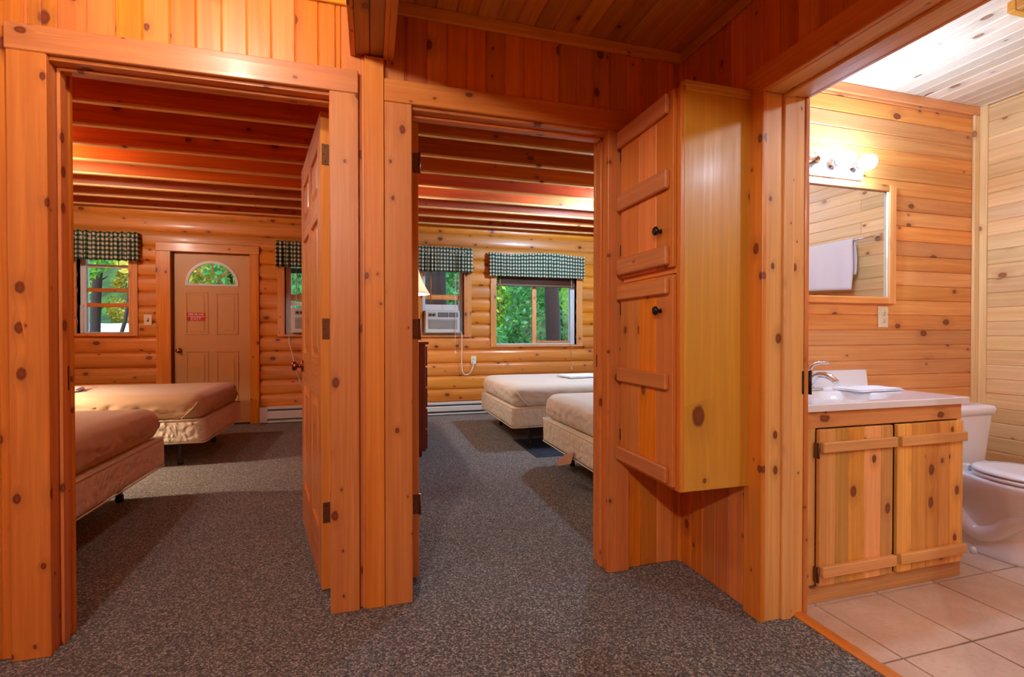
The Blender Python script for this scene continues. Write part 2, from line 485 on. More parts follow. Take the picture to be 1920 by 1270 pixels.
def backing(mb, u0, u1, v0, v1, fr, w0, w1, holes=()):
    for r in cut((u0, u1, v0, v1), holes): mb.box((r[0], r[2], w0), (r[1], r[3], w1), bev=0, fr=fr)

def logs(mb, u0, u1, v0, v1, h, fr, holes=(), phase=0, bulge=.035):
    z = v0 - ((v0-phase) % h)
    while z < v1:
        a, b = max(z, v0), min(z+h, v1)
        rnd = random.random()
        if b-a > .01:
            # split around windows; the hole edges lie under casings, so logs are clipped per hole in z only when they cross it fully
            cuts = cut((u0, u1, a, b), holes)
            # regroup: rectangles of the same u-range
            for r in cuts:
                prof = []; N = 10
                zc, hh = z+h/2, h/2
                for k in range(N+1):
                    q = r[2]+(r[3]-r[2])*k/N; t = (q-zc)/hh
                    wv = bulge*(math.sqrt(max(0, 1-abs(t)**2.6*.97))-1)
                    prof.append((q, wv))
                prof += [(r[3], -bulge-.03), (r[2], -bulge-.03)]
                mb.prism(prof, r[0], r[1], lambda p: fr((p[0], p[1], p[2])), rnd=rnd, smooth=False)
        z += h

FW = lambda y: (lambda p: (p[0], y-p[2], p[1]))         # wall facing -Y at y
BW = lambda y: (lambda p: (p[0], y+p[2], p[1]))         # wall facing +Y
LW = lambda x: (lambda p: (x-p[2], p[0], p[1]))         # wall facing -X (u = Y)
RW = lambda x: (lambda p: (x+p[2], p[0], p[1]))         # wall facing +X
CE = lambda z: (lambda p: (p[1], p[0], z-p[2]))         # ceiling, u = Y , v = X, faces down
BWID = .0835

YW, YB0 = 2.040, 2.155            # hall face / bedroom face of the front wall
YF = 6.65                         # far log wall
XR = 1.436                        # hall face of the bathroom wall
HC = 2.44                         # hall and bath ceiling
D1 = (-1.055, -.148, 2.045)       # door openings in the front wall: x0, x1, top
D2 = (.155, 1.045, 2.03)
BD = (.70, 1.512, 2.015)          # bathroom doorway in y
XL, XRR = -3.38, 4.0              # bedroom side walls
BX0, BX1, BY0, BY1 = 1.62, 3.475, -.75, 2.03

# floor, tiles
f = MB(); f.box((-3.1, -3.1, -.1), (1.58, YW+.06, 0), bev=0); f.box((XL-.1, YW+.06, -.1), (XRR+.1, YF+.15, 0), bev=0)
o = f.build('floor', M['carpet']); structure(o, 'speckled grey-brown carpet running from the hall into both bedrooms', 'floor')
f = MB(); f.box((1.58, -3.1, -.1), (3.6, YW+.06, -.012), bev=0)
o = f.build('floor', M['grout']); structure(o, 'dark grout bed under the bathroom tiles', 'floor')
f = MB(); T = .3335; g = .0035
ix = -1
while 1.730+ix*T < BX1:
    iy = -8
    while 1.545+iy*T < BY1:
        a = (max(1.617, 1.730+ix*T+g), 1.545+iy*T+g, -.012); b = (min(BX1, 1.730+(ix+1)*T-g), min(BY1, 1.545+(iy+1)*T-g), 0)
        if b[0] > a[0]+.01 and b[1] > max(a[1], BY0)+.01: f.box((a[0], max(a[1], BY0), a[2]), b, bev=.0015)
        iy += 1
    ix += 1
o = f.build('floor', M['floor_tile']); structure(o, 'square beige ceramic tiles of the bathroom floor', 'floor')
f = MB(); f.prism([(1.578, -.01), (1.578, .004), (1.596, .014), (1.617, .012), (1.617, -.01)], BD[0], BD[1], lambda p: (p[1], p[0], p[2]))
o = f.build('trim_1', M['pine_casing']); structure(o, 'wooden threshold strip between the carpet and the bathroom tiles', 'threshold')

# front wall with the two doorways
h1 = (D1[0]-.018, D1[1]+.018, -1, D1[2]+.006); h2 = (D2[0]-.018, D2[1]+.018, -1, D2[2]+.006)
f = MB(); boards(f, -3.0, XR, 0, HC, BWID, FW(YW), [h1, h2], phase=-.110)
backing(f, XL-.1, XRR+.1, 0, 2.76, FW(YW), -.10, -.016, [h1, h2])
boards(f, XL, XRR, 0, 2.74, BWID, BW(YB0), [h1, h2], thick=.015)
o = f.build('wall_front', M['pine_hall']); structure(o, 'knotty orange pine board wall with the two bedroom doorways', 'wall')

# bathroom partition (hall side / bath side)
hb = (BD[0]-.018, BD[1]+.018, -1, BD[2]+.018)
f = MB(); boards(f, -3.0, YW, 0, HC, BWID, LW(XR), [hb], phase=2.04-.0835*6)
backing(f, -3.0, YW, 0, HC+.02, LW(XR), -.168, -.016, [hb])
o = f.build('wall_right', M['pine_hall']); structure(o, 'pine board wall between the hall and the bathroom', 'wall')
f = MB(); boards(f, BY0, BY1, 0, HC, BWID, RW(BX0), [hb], vertical=False, phase=.02)
o = f.build('wall_bath_left', M['pine_bath']); structure(o, 'bathroom side of the doorway wall', 'wall')
f = MB(); boards(f, BX0, BX1, 0, HC, BWID, FW(BY1), vertical=False, phase=.035)
o = f.build('wall_bath_back', M['pine_bath']); structure(o, 'orange horizontal pine boards behind the vanity and mirror', 'wall')
f = MB(); boards(f, BY0, BY1, 0, HC, BWID, LW(BX1), vertical=False, phase=.0, butts=True); backing(f, BY0-.1, YW+.1, -.05, 2.6, LW(BX1), -.1, -.016)
o = f.build('wall_bath_right', M['pine_pale']); structure(o, 'pale horizontal pine boards on the bathroom outer wall', 'wall')
f = MB(); boards(f, BX0, BX1, 0, HC, BWID, BW(BY0), vertical=False, phase=.0); backing(f, BX0-.1, BX1+.1, -.05, 2.6, BW(BY0), -.1, -.016)
o = f.build('wall_bath_front', M['pine_bath']); structure(o, 'bathroom end wall behind the viewer', 'wall')
f = MB(); boards(f, BY0, BY1, BX0, BX1, .088, CE(HC), vertical=False, phase=.02); backing(f, BY0-.1, YW+.1, BX0-.15, BX1+.1, CE(HC), -.1, -.016)
o = f.build('ceiling', M['pine_white']); structure(o, 'pale whitewashed pine board ceiling of the bathroom', 'ceiling')
f = MB(); boards(f, -3.0, YW, -3.0, XR, .086, CE(HC), vertical=False, phase=.0, thick=.018); backing(f, -3.1, YW, -3.1, XR+.17, CE(HC), -.1, -.016)
o = f.build('ceiling', M['pine_ceiling']); structure(o, 'amber pine board ceiling of the hall', 'ceiling')
# the rest of the hall, behind the viewer
f = MB(); boards(f, -3.0, YW, 0, HC, BWID, RW(-3.0)); backing(f, -3.1, YW+.1, -.05, 2.6, RW(-3.0), -.1, -.016)
o = f.build('wall_left', M['pine_hall']); structure(o, 'pine board wall on the far left of the hall', 'wall')
f = MB(); boards(f, -3.0, XR, 0, HC, BWID, BW(-3.0)); backing(f, -3.1, XR+.2, -.05, 2.6, BW(-3.0), -.1, -.016)
o = f.build('wall_back', M['pine_hall']); structure(o, 'pine board wall behind the viewer', 'wall')

# ------------------------------------------------------------------ bedrooms: walls, ceilings with joists
# windows in the far wall: (x0, x1, z0, z1) are the clear openings
W1 = (-3.17, -2.672, 1.105, 2.05); W2 = (-1.03, -.46, 1.095, 2.05)
W3 = (.66, 1.222, 1.085, 2.05); W4 = (1.68, 2.89, .945, 2.05)
ED = (-2.262, -1.412, -1, 2.075)
holes = [W1, W2, W3, W4, ED]
f = MB(); logs(f, XL, 0, 0, 2.76, .178, FW(YF-.035), [W1, W2, ED], phase=-.01)
o = f.build('wall_far', M['log_pine']); structure(o, 'half-log wall of the left bedroom with the entry door', 'wall')
f = MB(); logs(f, 0, XRR, 0, 2.76, .178, FW(YF-.035), [W3, W4], phase=-.015)
o = f.build('wall_far', M['log_pine']); structure(o, 'golden half-log wall of the right bedroom with two windows', 'wall')
f = MB(); backing(f, XL-.1, XRR+.1, -.6, 2.9, FW(YF), -.14, -.03, holes)
o = f.build('wall_outer', M['pine_hall']); structure(o, 'outer layer of the far log wall', 'wall')
f = MB(); boards(f, YB0, YF, 0, 2.74, .178, RW(XL), vertical=False); backing(f, YB0-.1, YF+.1, -.5, 2.9, RW(XL), -.1, -.016)
o = f.build('wall_left_bedroom', M['log_pine']); structure(o, 'board wall at the head of the left bedroom beds', 'wall')
W5 = (3.3, 5.3, .9, 2.1)
f = MB(); boards(f, YB0, YF, 0, 2.74, .178, LW(XRR), [W5], vertical=False); backing(f, YB0-.1, YF+.1, -.5, 2.9, LW(XRR), -.1, -.016, [W5])
o = f.build('wall_right_bedroom', M['log_pine']); structure(o, 'board wall at the head of the right bedroom beds', 'wall')
f = MB(); boards(f, YB0, YF-.04, 0, 2.74, BWID, LW(-.035)); backing(f, YB0, YF-.03, 0, 2.74, LW(-.035), -.075, -.016); boards(f, YB0, YF-.04, 0, 2.74, BWID, RW(.055))
o = f.build('wall_partition', M['pine_hall']); structure(o, 'pine board partition between the two bedrooms', 'wall')

def joist_ceiling(x0, x1, label, ys):
    r = empty('ceiling', (0, 0, 2.71)); structure(r, label, 'ceiling')
    f = MB(); boards(f, YB0, YF, x0, x1, .14, CE(2.715), vertical=False, thick=.02); backing(f, YB0-.1, YF+.1, x0-.1, x1+.1, CE(2.715), -.1, -.02)
    f.build('ceiling_boards', M['joist_pine'], r)
    for y in ys:
        f = MB(); f.box((x0, y, 2.548), (x1, y+.04, 2.712), axis=0, bev=.003); jo = f.build('joist', M['joist_pine'], r)
        f = MB(); f.box((x0, y-.001, 2.53), (x1, y+.041, 2.548), axis=0, bev=.003); f.build('joist_lit_edge', M['joist_lit_edge'], jo)  # pale strip puts the lamp light on the joist's underside into its colour
joist_ceiling(XL, -.05, 'open joist ceiling of the left bedroom', [6.47-.407*k for k in range(11)])
joist_ceiling(.07, XRR, 'open joist ceiling of the right bedroom', [6.40-.407*k for k in range(11)])

# ------------------------------------------------------------------ casings, jambs, trims
CT = .02
def casing_set(name, label, x0, x1, top, lw, rw, hw, hx0, hx1, parts=True):
    r = empty(name, (x0, YW, 0)); structure(r, label, 'door trim')
    y0, y1 = YW-CT, YW
    for (a, b) in ((x0-lw, x0+.006), (x1-.006, x1+rw)):
        f = MB(); f.box((a, y0, 0), (b, y1, top), axis=2, bev=.003); f.build('side_casing', M['pine_casing'], r)
    f = MB(); f.box((hx0, y0-.002, top), (hx1, y1, top+hw), axis=0, bev=.003); f.build('head_casing', M['pine_casing'], r)
    for s, xa in ((1, x0), (-1, x1)):
        f = MB(); f.box((xa-s*.018, YW, 0), (xa, YB0, top), axis=2); f.build('jamb', M['pine_casing'], r)
        f = MB(); f.box((xa, YW+.045, 0), (xa+s*.012, YW+.078, top-.002), axis=2, bev=.002); f.build('door_stop', M['pine_casing'], r)
    f = MB(); f.box((x0-.018, YW, top-.012), (x1+.018, YB0, top+.006), axis=0); f.build('head_jamb', M['pine_casing'], r)
    f = MB(); f.box((x0+.012, YW+.045, top-.024), (x1-.012, YW+.078, top-.012), axis=0, bev=.002); f.build('door_stop', M['pine_casing'], r)
    for (a, b) in ((x0-.08, x0+.006), (x1-.006, x1+.08)):
        f = MB(); f.box((a, YB0, 0), (b, YB0+.018, top), axis=2); f.build('side_casing', M['pine_casing'], r)
    f = MB(); f.box((x0-.08, YB0, top), (x1+.08, YB0+.018, top+.08), axis=0); f.build('head_casing', M['pine_casing'], r)
    return r
c1 = casing_set('trim_2', 'pine casing round the left bedroom doorway', D1[0], D1[1], D1[2], .104, .102, .09, -1.163, -.046)
c2 = casing_set('trim_3', 'pine casing round the right bedroom doorway', D2[0], D2[1], D2[2], .102, .105, .092, .053, 1.152)
f = MB(); f.box((D1[0]-.001, YW+.085, .895), (D1[0]+.0015, YW+.108, .985), bev=.001); f.build('strike_plate', M['pewter'], c1)
f = MB(); f.box((D2[1]-.0015, YW+.05+.035, .94), (D2[1]+.001, YW+.11, 1.0), bev=.001); f.build('strike_plate', M['pewter'], c2)
# post trim below the beam
f = MB(); f.box((-.023, YW-.02, 0), (.051, YW, 2.2), axis=2, bev=.002); f.box((-.034, YW-.006, 0), (-.023, YW, 2.2), axis=2)
o = f.build('trim_4', M['pine_casing']); structure(o, 'vertical pine board between the two doorways, under the beam', 'trim')
# bath doorway casing
r = empty('trim_5', (XR, BD[1], 0)); structure(r, 'pine casing and jamb of the bathroom doorway', 'door trim')
for (a, b) in ((BD[1]-.006, BD[1]+.088), (BD[0]-.088, BD[0]+.006)):
    f = MB(); f.box((XR-CT, a, 0), (XR, b, BD[2]), axis=2, bev=.003); f.build('side_casing', M['pine_casing'], r)
f = MB(); f.box((XR-CT-.002, BD[0]-.09, BD[2]), (XR, BD[1]+.09, BD[2]+.092), axis=1, bev=.003); f.build('head_casing', M['pine_casing'], r)
for s, ya in ((-1, BD[1]), (1, BD[0])):
    f = MB(); f.box((XR, ya, 0), (BX0, ya-s*.018, BD[2]), axis=2); f.build('jamb', M['pine_jamb'], r)
    f = MB(); f.box((1.513, ya, 0), (1.556, ya+s*.012, BD[2]-.012), axis=2, bev=.002); f.box((1.562, ya, 0), (1.568, ya+s*.004, BD[2]-.012), axis=2, bev=.002); f.build('door_stop', M['pine_jamb'], r)
    f = MB(); f.box((BX0, ya+s*.006, 0), (BX0+.02, ya-s*.06, BD[2]), axis=2, bev=.003); f.build('side_casing', M['pine_casing'], r)
f = MB(); f.box((XR, BD[0], BD[2]), (BX0, BD[1], BD[2]+.018), axis=1); f.build('head_jamb', M['pine_jamb'], r)
f = MB(); f.box((1.513, BD[0], BD[2]-.012), (1.556, BD[1], BD[2]), axis=1, bev=.002); f.build('door_stop', M['pine_jamb'], r)
f = MB(); f.box((BX0, BD[0]-.06, BD[2]), (BX0+.02, BD[1]+.06, BD[2]+.07), axis=1, bev=.003); f.build('head_casing', M['pine_casing'], r)
f = MB(); f.box((1.612, BD[1]-.0025, .865), (1.643, BD[1], .955), bev=.001); f.lathe([(.006, .863), (.006, .957)], c=(1.646, BD[1]-.006, 0), seg=10); f.build('hinge', M['iron_dark'], r)
# ceiling trims of the hall, corner trims
f = MB(); f.box((.09, YW-.016, HC-.052), (XR, YW, HC), axis=0, bev=.003); f.box((-3.0, YW-.016, HC-.052), (-.077, YW, HC), axis=0, bev=.003)
o = f.build('trim_6', M['pine_ceiling']); structure(o, 'thin pine moulding where the front wall meets the hall ceiling', 'moulding')
f = MB(); f.box((XR-.016, -3, HC-.045), (XR, YW-.016, HC), axis=1, bev=.003)
o = f.build('trim_7', M['pine_ceiling']); structure(o, 'thin pine moulding where the bathroom partition meets the hall ceiling', 'moulding')
f = MB(); f.box((XR-.016, YW-.016, 0), (XR, YW, HC-.05), axis=2, bev=.003)
o = f.build('trim_8', M['pine_hall']); structure(o, 'narrow pine strip in the hall corner beside the wall cabinet', 'moulding')
f = MB(); f.box((BX0+.02, BY1-.016, HC-.05), (BX1, BY1, HC), axis=0, bev=.003)
o = f.build('trim_9', M['pine_bath']); structure(o, 'pine moulding above the bathroom mirror wall', 'moulding')
f = MB(); f.box((BX1-.055, BY1-.014, 0), (BX1, BY1, HC-.05), axis=2, bev=.003); f.box((BX1-.016, BY1-.05, 0), (BX1, BY1-.014, HC), axis=2, bev=.003)
o = f.build('trim_10', M['pine_pale']); structure(o, 'pale corner strip beside the toilet', 'moulding')

# boxed beam under the hall ceiling
r = empty('ceiling_beam', (.008, YW, 2.2)); structure(r, 'boxed pine beam running from the front wall over the hall', 'beam')
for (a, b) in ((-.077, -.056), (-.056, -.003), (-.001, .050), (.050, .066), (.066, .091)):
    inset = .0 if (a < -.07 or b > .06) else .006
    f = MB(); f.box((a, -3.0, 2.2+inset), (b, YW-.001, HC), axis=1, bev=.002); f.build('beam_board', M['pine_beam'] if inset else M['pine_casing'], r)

# ------------------------------------------------------------------ hall doors (six-panel)
LW_, LH = .872, 2.022
def panel_door_parts(r):
    T_ = .038; st = .112; zr = [0, .225, .80, .985, 1.60, 1.70, 1.905, LH]
    f = MB()
    xs = [(0, st), (LW_/2-.05, LW_/2+.05), (LW_-st, LW_)]
    for (a, b) in xs: f.box((a, 0, 0), (b, T_, LH), axis=2, bev=.002)
    for k in (0, 2, 4, 6):
        for (a, b) in ((st, LW_/2-.05), (LW_/2+.05, LW_-st)): f.box((a, .0005, zr[k]), (b, T_-.0005, zr[k+1]), axis=0, bev=.001)
    f.build('door_frame', M['pine_door'], r, local=True)
    for k in (1, 3, 5):
        for (a, b) in ((st, LW_/2-.05), (LW_/2+.05, LW_-st)):
            z0, z1 = zr[k], zr[k+1]
            f = MB(); f.box((a, .012, z0), (b, T_-.012, z1), axis=2, bev=0)
            for (ya, yb) in ((T_-.012, T_-.002), (.012, .002)):   # raised field with sloping border
                m = .045; n0 = len(f.v); rn = f.r[-1]
                for (d, y) in ((.012, ya), (m, yb)):
                    for (x, z) in ((a+d, z0+d), (b-d, z0+d), (b-d, z1-d), (a+d, z1-d)): f.v.append((x, y, z))
                for i in range(4):
                    j = (i+1) % 4; l = [n0+i, n0+j, n0+4+j, n0+4+i]; f.face(l, [(f.v[q][2], f.v[q][0]) for q in l], rn)
                l = [n0+4, n0+5, n0+6, n0+7]; f.face(l, [(f.v[q][2], f.v[q][0]) for q in l], rn)
            f.build('door_panel', M['pine_door'], r, local=True)
    for z in (.285, 1.065, 1.80):
        f = MB()
        f.box((-.0025, .004, z), (.0, .033, z+.088), bev=.001)
        f.lathe([(.0055, z-.002), (.0055, z+.09)], c=(-.003, -.004, 0), seg=10)
        f.build('hinge', M['hinge_bronze'], r, local=True)
        h = MB()
        for q in (.014, .044, .074): h.lathe([(.003, -.0028), (.003, -.0036)], c=(0, .019+(.006 if q == .044 else 0), z+q), axis=0, seg=8)
        h.build('hinge_screw', M['slot_dark'], r.children[-1], local=True)
    prof = [(.0, .062), (.012, .062), (.024, .056), (.027, .046), (.024, .036), (.011, .028), (.011, .012), (.032, .008), (.034, .0)]
    for sgn, y in ((1, T_), (-1, 0)):
        f = MB(); f.lathe([(q[0], sgn*q[1]) for q in prof], c=(LW_-.062, y, .918-.012), axis=1, seg=20); f.build('door_knob', M['antique_copper'], r, local=True)
    f = MB(); f.box((LW_-.0005, .008, .88), (LW_+.001, .030, .94)); f.build('latch_plate', M['antique_copper'], r, local=True)
r = empty('door_1', (-.166, 2.206, .012), math.radians(102)); structure(r, 'open six-panel pine door of the left bedroom with a copper knob', 'door')
panel_door_parts(r)
d2 = copy_tree(r); d2.name = 'door_2'; d2.location = (.203, 2.20, .012); d2.rotation_euler = (0, 0, math.radians(90))
d2['label'] = 'open door of the right bedroom seen on its hinged edge'

# ------------------------------------------------------------------ far wall: entry door, windows, valances
YC = YF-.052
def entry_door():
    x0, x1, top = -2.248, -1.418, 2.062
    r = empty('door_3', ((x0+x1)/2, YF+.03, 0)); structure(r, 'tan painted entry door with a half-round fanlight', 'door')
    y0, y1 = YF+.02, YF+.06
    cx, zb, R = -1.840, 1.695, .272
    f = MB(); fr = lambda p: (p[1], p[0], p[2])
    arc = [(cx+R*math.cos(PI*k/24), zb+R*math.sin(PI*k/24)) for k in range(25)]
    prof = [(x1, zb), (x1, top), (x0, top), (x0, zb)] + arc[::-1]
    f.prism(prof, y0, y1, fr); f.box((x0, y0, .008), (x1, y1, zb), bev=0)
    f.build('door_slab', M['entry_paint'], r)
    # embossed panels: raised ring + raised field
    for (a, b) in ((-2.130, -1.884), (-1.806, -1.560)):
        for (z0, z1) in ((1.09, 1.60), (.22, .90)):
            f = MB()
            for (u0, u1, v0, v1) in ((a, b, z0, z0+.02), (a, b, z1-.02, z1), (a, a+.02, z0+.02, z1-.02), (b-.02, b, z0+.02, z1-.02)):
                f.box((u0, y0-.007, v0), (u1, y0, v1), bev=.005)
            f.box((a+.045, y0-.005, z0+.045), (b-.045, y0, z1-.045), bev=.004)
            f.build('door_panel', M['entry_paint'], r)
    f = MB(); ro, ri = R+.012, R-.018
    for k in range(24):
        t0, t1 = PI*k/24, PI*(k+1)/24
        q = [(cx+ri*math.cos(t0), zb+ri*math.sin(t0)), (cx+ro*math.cos(t0), zb+ro*math.sin(t0)), (cx+ro*math.cos(t1), zb+ro*math.sin(t1)), (cx+ri*math.cos(t1), zb+ri*math.sin(t1))]
        f.prism(q, y0-.012, y0+.012, fr)
    f.box((cx-ro, y0-.012, zb-.022), (cx+ro, y0+.012, zb+.006), bev=.004)
    f.build('fanlight_frame', M['white_vinyl'], r)
    f = MB()
    for t in (45, 90, 135):
        t = math.radians(t); c, s_ = math.cos(t), math.sin(t); hw = .008
        q = [(cx+.09*c-hw*s_, zb+.09*s_+hw*c), (cx+.265*c-hw*s_, zb+.265*s_+hw*c), (cx+.265*c+hw*s_, zb+.265*s_-hw*c), (cx+.09*c+hw*s_, zb+.09*s_-hw*c)]
        f.prism(q, y0+.0, y0+.014, fr)
    for k in range(12):
        t0, t1 = PI*k/12, PI*(k+1)/12
        q = [(cx+rr*math.cos(t), zb+rr*math.sin(t)*.62) for rr, t in ((.094, t0), (.110, t0), (.110, t1), (.094, t1))]
        f.prism(q, y0+.0, y0+.014, fr)
    f.build('fanlight_muntin', M['pine_hall'], r)
    f = MB(); f.prism([(cx+R, zb)] + [(cx+R*math.cos(PI*k/24), zb+R*math.sin(PI*k/24)) for k in range(1, 25)], y0+.018, y0+.022, fr); f.build('fanlight_pane', M['window_glass'], r)
    f = MB(); f.lathe([(.0, -.062), (.018, -.060), (.026, -.050), (.024, -.038), (.011, -.030), (.011, -.012), (.030, -.008), (.032, 0)], c=(-2.190, y0, .90), axis=1, seg=18); f.build('door_knob', M['brass'], r)
    # jamb, then casing
    f = MB()
    for (a, b) in ((ED[0], x0), (x1, ED[1])): f.box((a, YF-.03, 0), (b, YF+.10, top+.013), axis=2)
    f.box((x0, YF-.03, top), (x1, YF+.10, top+.013), axis=0); f.build('jamb', M['jamb_dark'], r)
    f = MB(); f.box((x0, YF-.03, 0), (x1, YF+.1, .012), axis=0); f.build('sill', M['metal_dark'], r)
    t = empty('trim_11', (-1.84, YF, 0)); structure(t, 'golden pine casing round the entry door', 'door trim')
    for (a, b) in ((-2.405, -2.255), (-1.420, -1.318)):
        f = MB(); f.box((a, YC, 0), (b, YF+.02, 2.068), axis=2, bev=.004); f.build('side_casing', M['log_pine'], t)
    f = MB(); f.box((-2.405, YC-.004, 2.068), (-1.312, YF+.02, 2.168), axis=0, bev=.004); f.build('head_casing', M['log_pine'], t)
    return r
entry_door()

# exit sign stuck to the door
r = empty('exit_sign', (-2.010, YF+.013, 1.265)); tag(r, 'small red and white FIRE ESCAPE EXIT sign stuck on the tan entry door', 'sign')
f = MB(); f.box((-2.106, YF+.0095, 1.255), (-1.918, YF+.0125, 1.352), bev=.0005); f.build('sign_plate', M['sign_red'], r)
f = MB(); f.box((-2.106, YF+.0085, 1.3025), (-1.918, YF+.0096, 1.3085), bev=.0002); f.build('sign_line', M['sign_white'], r)
def text_mesh(name, s, size, loc, rot, mat, parent, width=None, ext=.0004):
    c = bpy.data.curves.new(name, 'FONT'); c.body = s; c.size = size; c.align_x = 'CENTER'; c.align_y = 'CENTER'; c.extrude = ext; c.offset = size*.012
    t = bpy.data.objects.new(name, c); COL.objects.link(t)
    bpy.context.view_layer.update()
    dg = bpy.context.evaluated_depsgraph_get(); me = bpy.data.meshes.new_from_object(t.evaluated_get(dg))
    bpy.data.objects.remove(t, do_unlink=True); bpy.data.curves.remove(c)
    xs = [v.co.x for v in me.vertices]; sc = width/(max(xs)-min(xs)) if width else 1
    mat4 = Matrix.Translation(Vector(loc)-(parent.location if parent else Vector())) @ rot @ Matrix.Diagonal((sc, 1, 1, 1))
    me.transform(mat4); me.materials.clear(); me.materials.append(mat)
    o = bpy.data.objects.new(name, me); COL.objects.link(o); o.parent = parent
    return o
FRONT = Matrix.Rotation(math.radians(90), 4, 'X')
text_mesh('lettering', 'FIRE ESCAPE', .036, (-2.012, YF+.009, 1.330), FRONT, M['sign_white'], r, width=.16)
text_mesh('lettering', 'EXIT', .046, (-2.012, YF+.009, 1.279), FRONT, M['sign_white'], r, width=.11)

def glass(r, x0, x1, z0, z1, y):
    f = MB(); f.box((x0, y, z0), (x1, y+.004, z1), bev=0); return f.build('pane', M['window_glass'], r)
def frame_boxes(f, x0, x1, z0, z1, t, y0, y1, bev=.003):
    f.box((x0, y0, z0), (x0+t, y1, z1), bev=bev); f.box((x1-t, y0, z0), (x1, y1, z1), bev=bev)
    f.box((x0+t, y0, z0), (x1-t, y1, z0+t), bev=bev); f.box((x0+t, y0, z1-t), (x1-t, y1, z1), bev=bev)
def window(name, label, W, cl, cr, cb, fl_, fr_):
    x0, x1, z0, z1 = W
    r = empty(name, ((x0+x1)/2, YF, z0)); structure(r, label, 'window')
    for (a, b) in ((x0-cl, x0), (x1, x1+cr)):
        if b-a > .01:
            f = MB(); f.box((a, YC, z0-cb), (b, YF+.03, z1+.09), axis=2, bev=.003); f.build('side_casing', M['pine_bath'], r)
    f = MB(); f.box((x0, YC+.002, z0-cb), (x1, YF+.03, z0), axis=0, bev=.003); f.build('sill_board', M['pine_bath'], r)
    f = MB(); f.box((x0, YC+.002, z1), (x1, YF+.03, z1+.09), axis=0, bev=.003); f.build('head_casing', M['pine_bath'], r)
    f = MB(); t = .012
    for (a, b) in ((x0-t, x0), (x1, x1+t)): f.box((a, YF-.0, z0-t), (b, YF+.14, z1+t), axis=2)
    f.box((x0, YF, z0-t), (x1, YF+.14, z0), axis=0); f.box((x0, YF, z1), (x1, YF+.14, z1+t), axis=0)
    f.build('reveal', M['pine_bath'], r)
    f = MB(); y0, y1 = YF+.035, YF+.10
    f.box((x0, y0, z0), (x0+fl_, y1, z1)); f.box((x1-fr_, y0, z0), (x1, y1, z1)); f.box((x0+fl_, y0, z0), (x1-fr_, y1, z0+.018)); f.box((x0+fl_, y0, z1-.03), (x1-fr_, y1, z1))
    f.build('window_frame', M['white_vinyl'], r)
    return r
w1 = window('window_1', 'left bedroom window beside the entry door, its lower sash raised', W1, .065, .088, .03, .055, .022)
x0, x1, z0, z1 = W1; a, b = x0+.055, x1-.022
f = MB(); f.box((a, YF+.06, 1.582), (b, YF+.08, 1.625), axis=0, bev=.003); w1u = f.build('sash_rail', M['pine_hall'], w1)
f = MB(); f.box((a, YF+.045, 1.409), (b, YF+.062, 1.453), axis=0, bev=.003); f.build('sash_rail', M['pine_hall'], w1)
f = MB(); f.box((x0+.004, YF+.012, z0), (x0+.035, YF+.036, 1.43), bev=.003); f.build('screen_track', M['white_vinyl'], w1)
f = MB(); f.box((a, YF+.052, z1-.19), (b, YF+.078, z1-.155), axis=0, bev=.003); f.build('sash_rail', M['white_vinyl'], w1)
glass(w1, a, b, z0+.018, z1-.03, YF+.07)
w2 = window('window_2', 'left bedroom window holding the beige air conditioner, partly behind the open door', W2, .083, .083, .03, .06, .05)
x0, x1, z0, z1 = W2
f = MB(); f.box((x0+.06, YF+.05, 1.455), (x1-.05, YF+.08, 1.50), axis=0); f.build('sash_rail', M['white_vinyl'], w2)
f = MB(); f.box((x0+.06, YF+.06, 1.52), (x1-.05, YF+.08, 1.60), axis=0); f.build('sash_rail', M['pine_bath'], w2)
f = MB(); f.box((x0+.06, YF+.045, 1.865), (x1-.05, YF+.052, 1.93), bev=.001); f.build('blue_shade', M['screen_blue'], w2)
glass(w2, x0+.06, x1-.05, 1.48, z1-.03, YF+.072)
f = MB(); f.tube([(-.905, YF+.03, 1.96), (-.905, YF+.03, 1.53)], .006); f.build('shade_wand', M['white_vinyl'], w2)
w3 = window('window_3', 'narrow right bedroom window holding the white air conditioner', W3, .095, .105, .03, .045, .05)
x0, x1, z0, z1 = W3
f = MB(); f.box((x0+.045, YF+.055, 1.568), (x1-.05, YF+.08, 1.635), axis=0, bev=.004); f.build('sash_rail', M['pine_bath'], w3)
f = MB(); f.box((x0+.045, YF+.045, 1.42), (x1-.05, YF+.075, 1.50), axis=0, bev=.004); f.build('sash_rail', M['white_vinyl'], w3)
glass(w3, x0+.045, x1-.05, 1.49, z1-.03, YF+.07)
f = MB(); f.tube([(.78, YF+.025, 1.96), (.78, YF+.025, 1.53)], .007); f.build('blind_wand', M['pine_hall'], w3)
w4 = window('window_4', 'wide sliding window of the right bedroom with a raised wooden blind', W4, .085, .095, .03, .022, .07)
x0, x1, z0, z1 = W4
f = MB(); f.box((2.238, YF+.05, z0+.018), (2.302, YF+.085, z1-.03), axis=2, bev=.004); f.build('sash_stile', M['pine_bath'], w4)
f = MB(); f.box((2.302, YF+.045, z0+.018), (x1-.07, YF+.075, z0+.055), axis=0, bev=.004); f.build('sash_rail', M['pine_bath'], w4)
glass(w4, x0+.022, x1-.07, z0+.018, z1-.03, YF+.07)

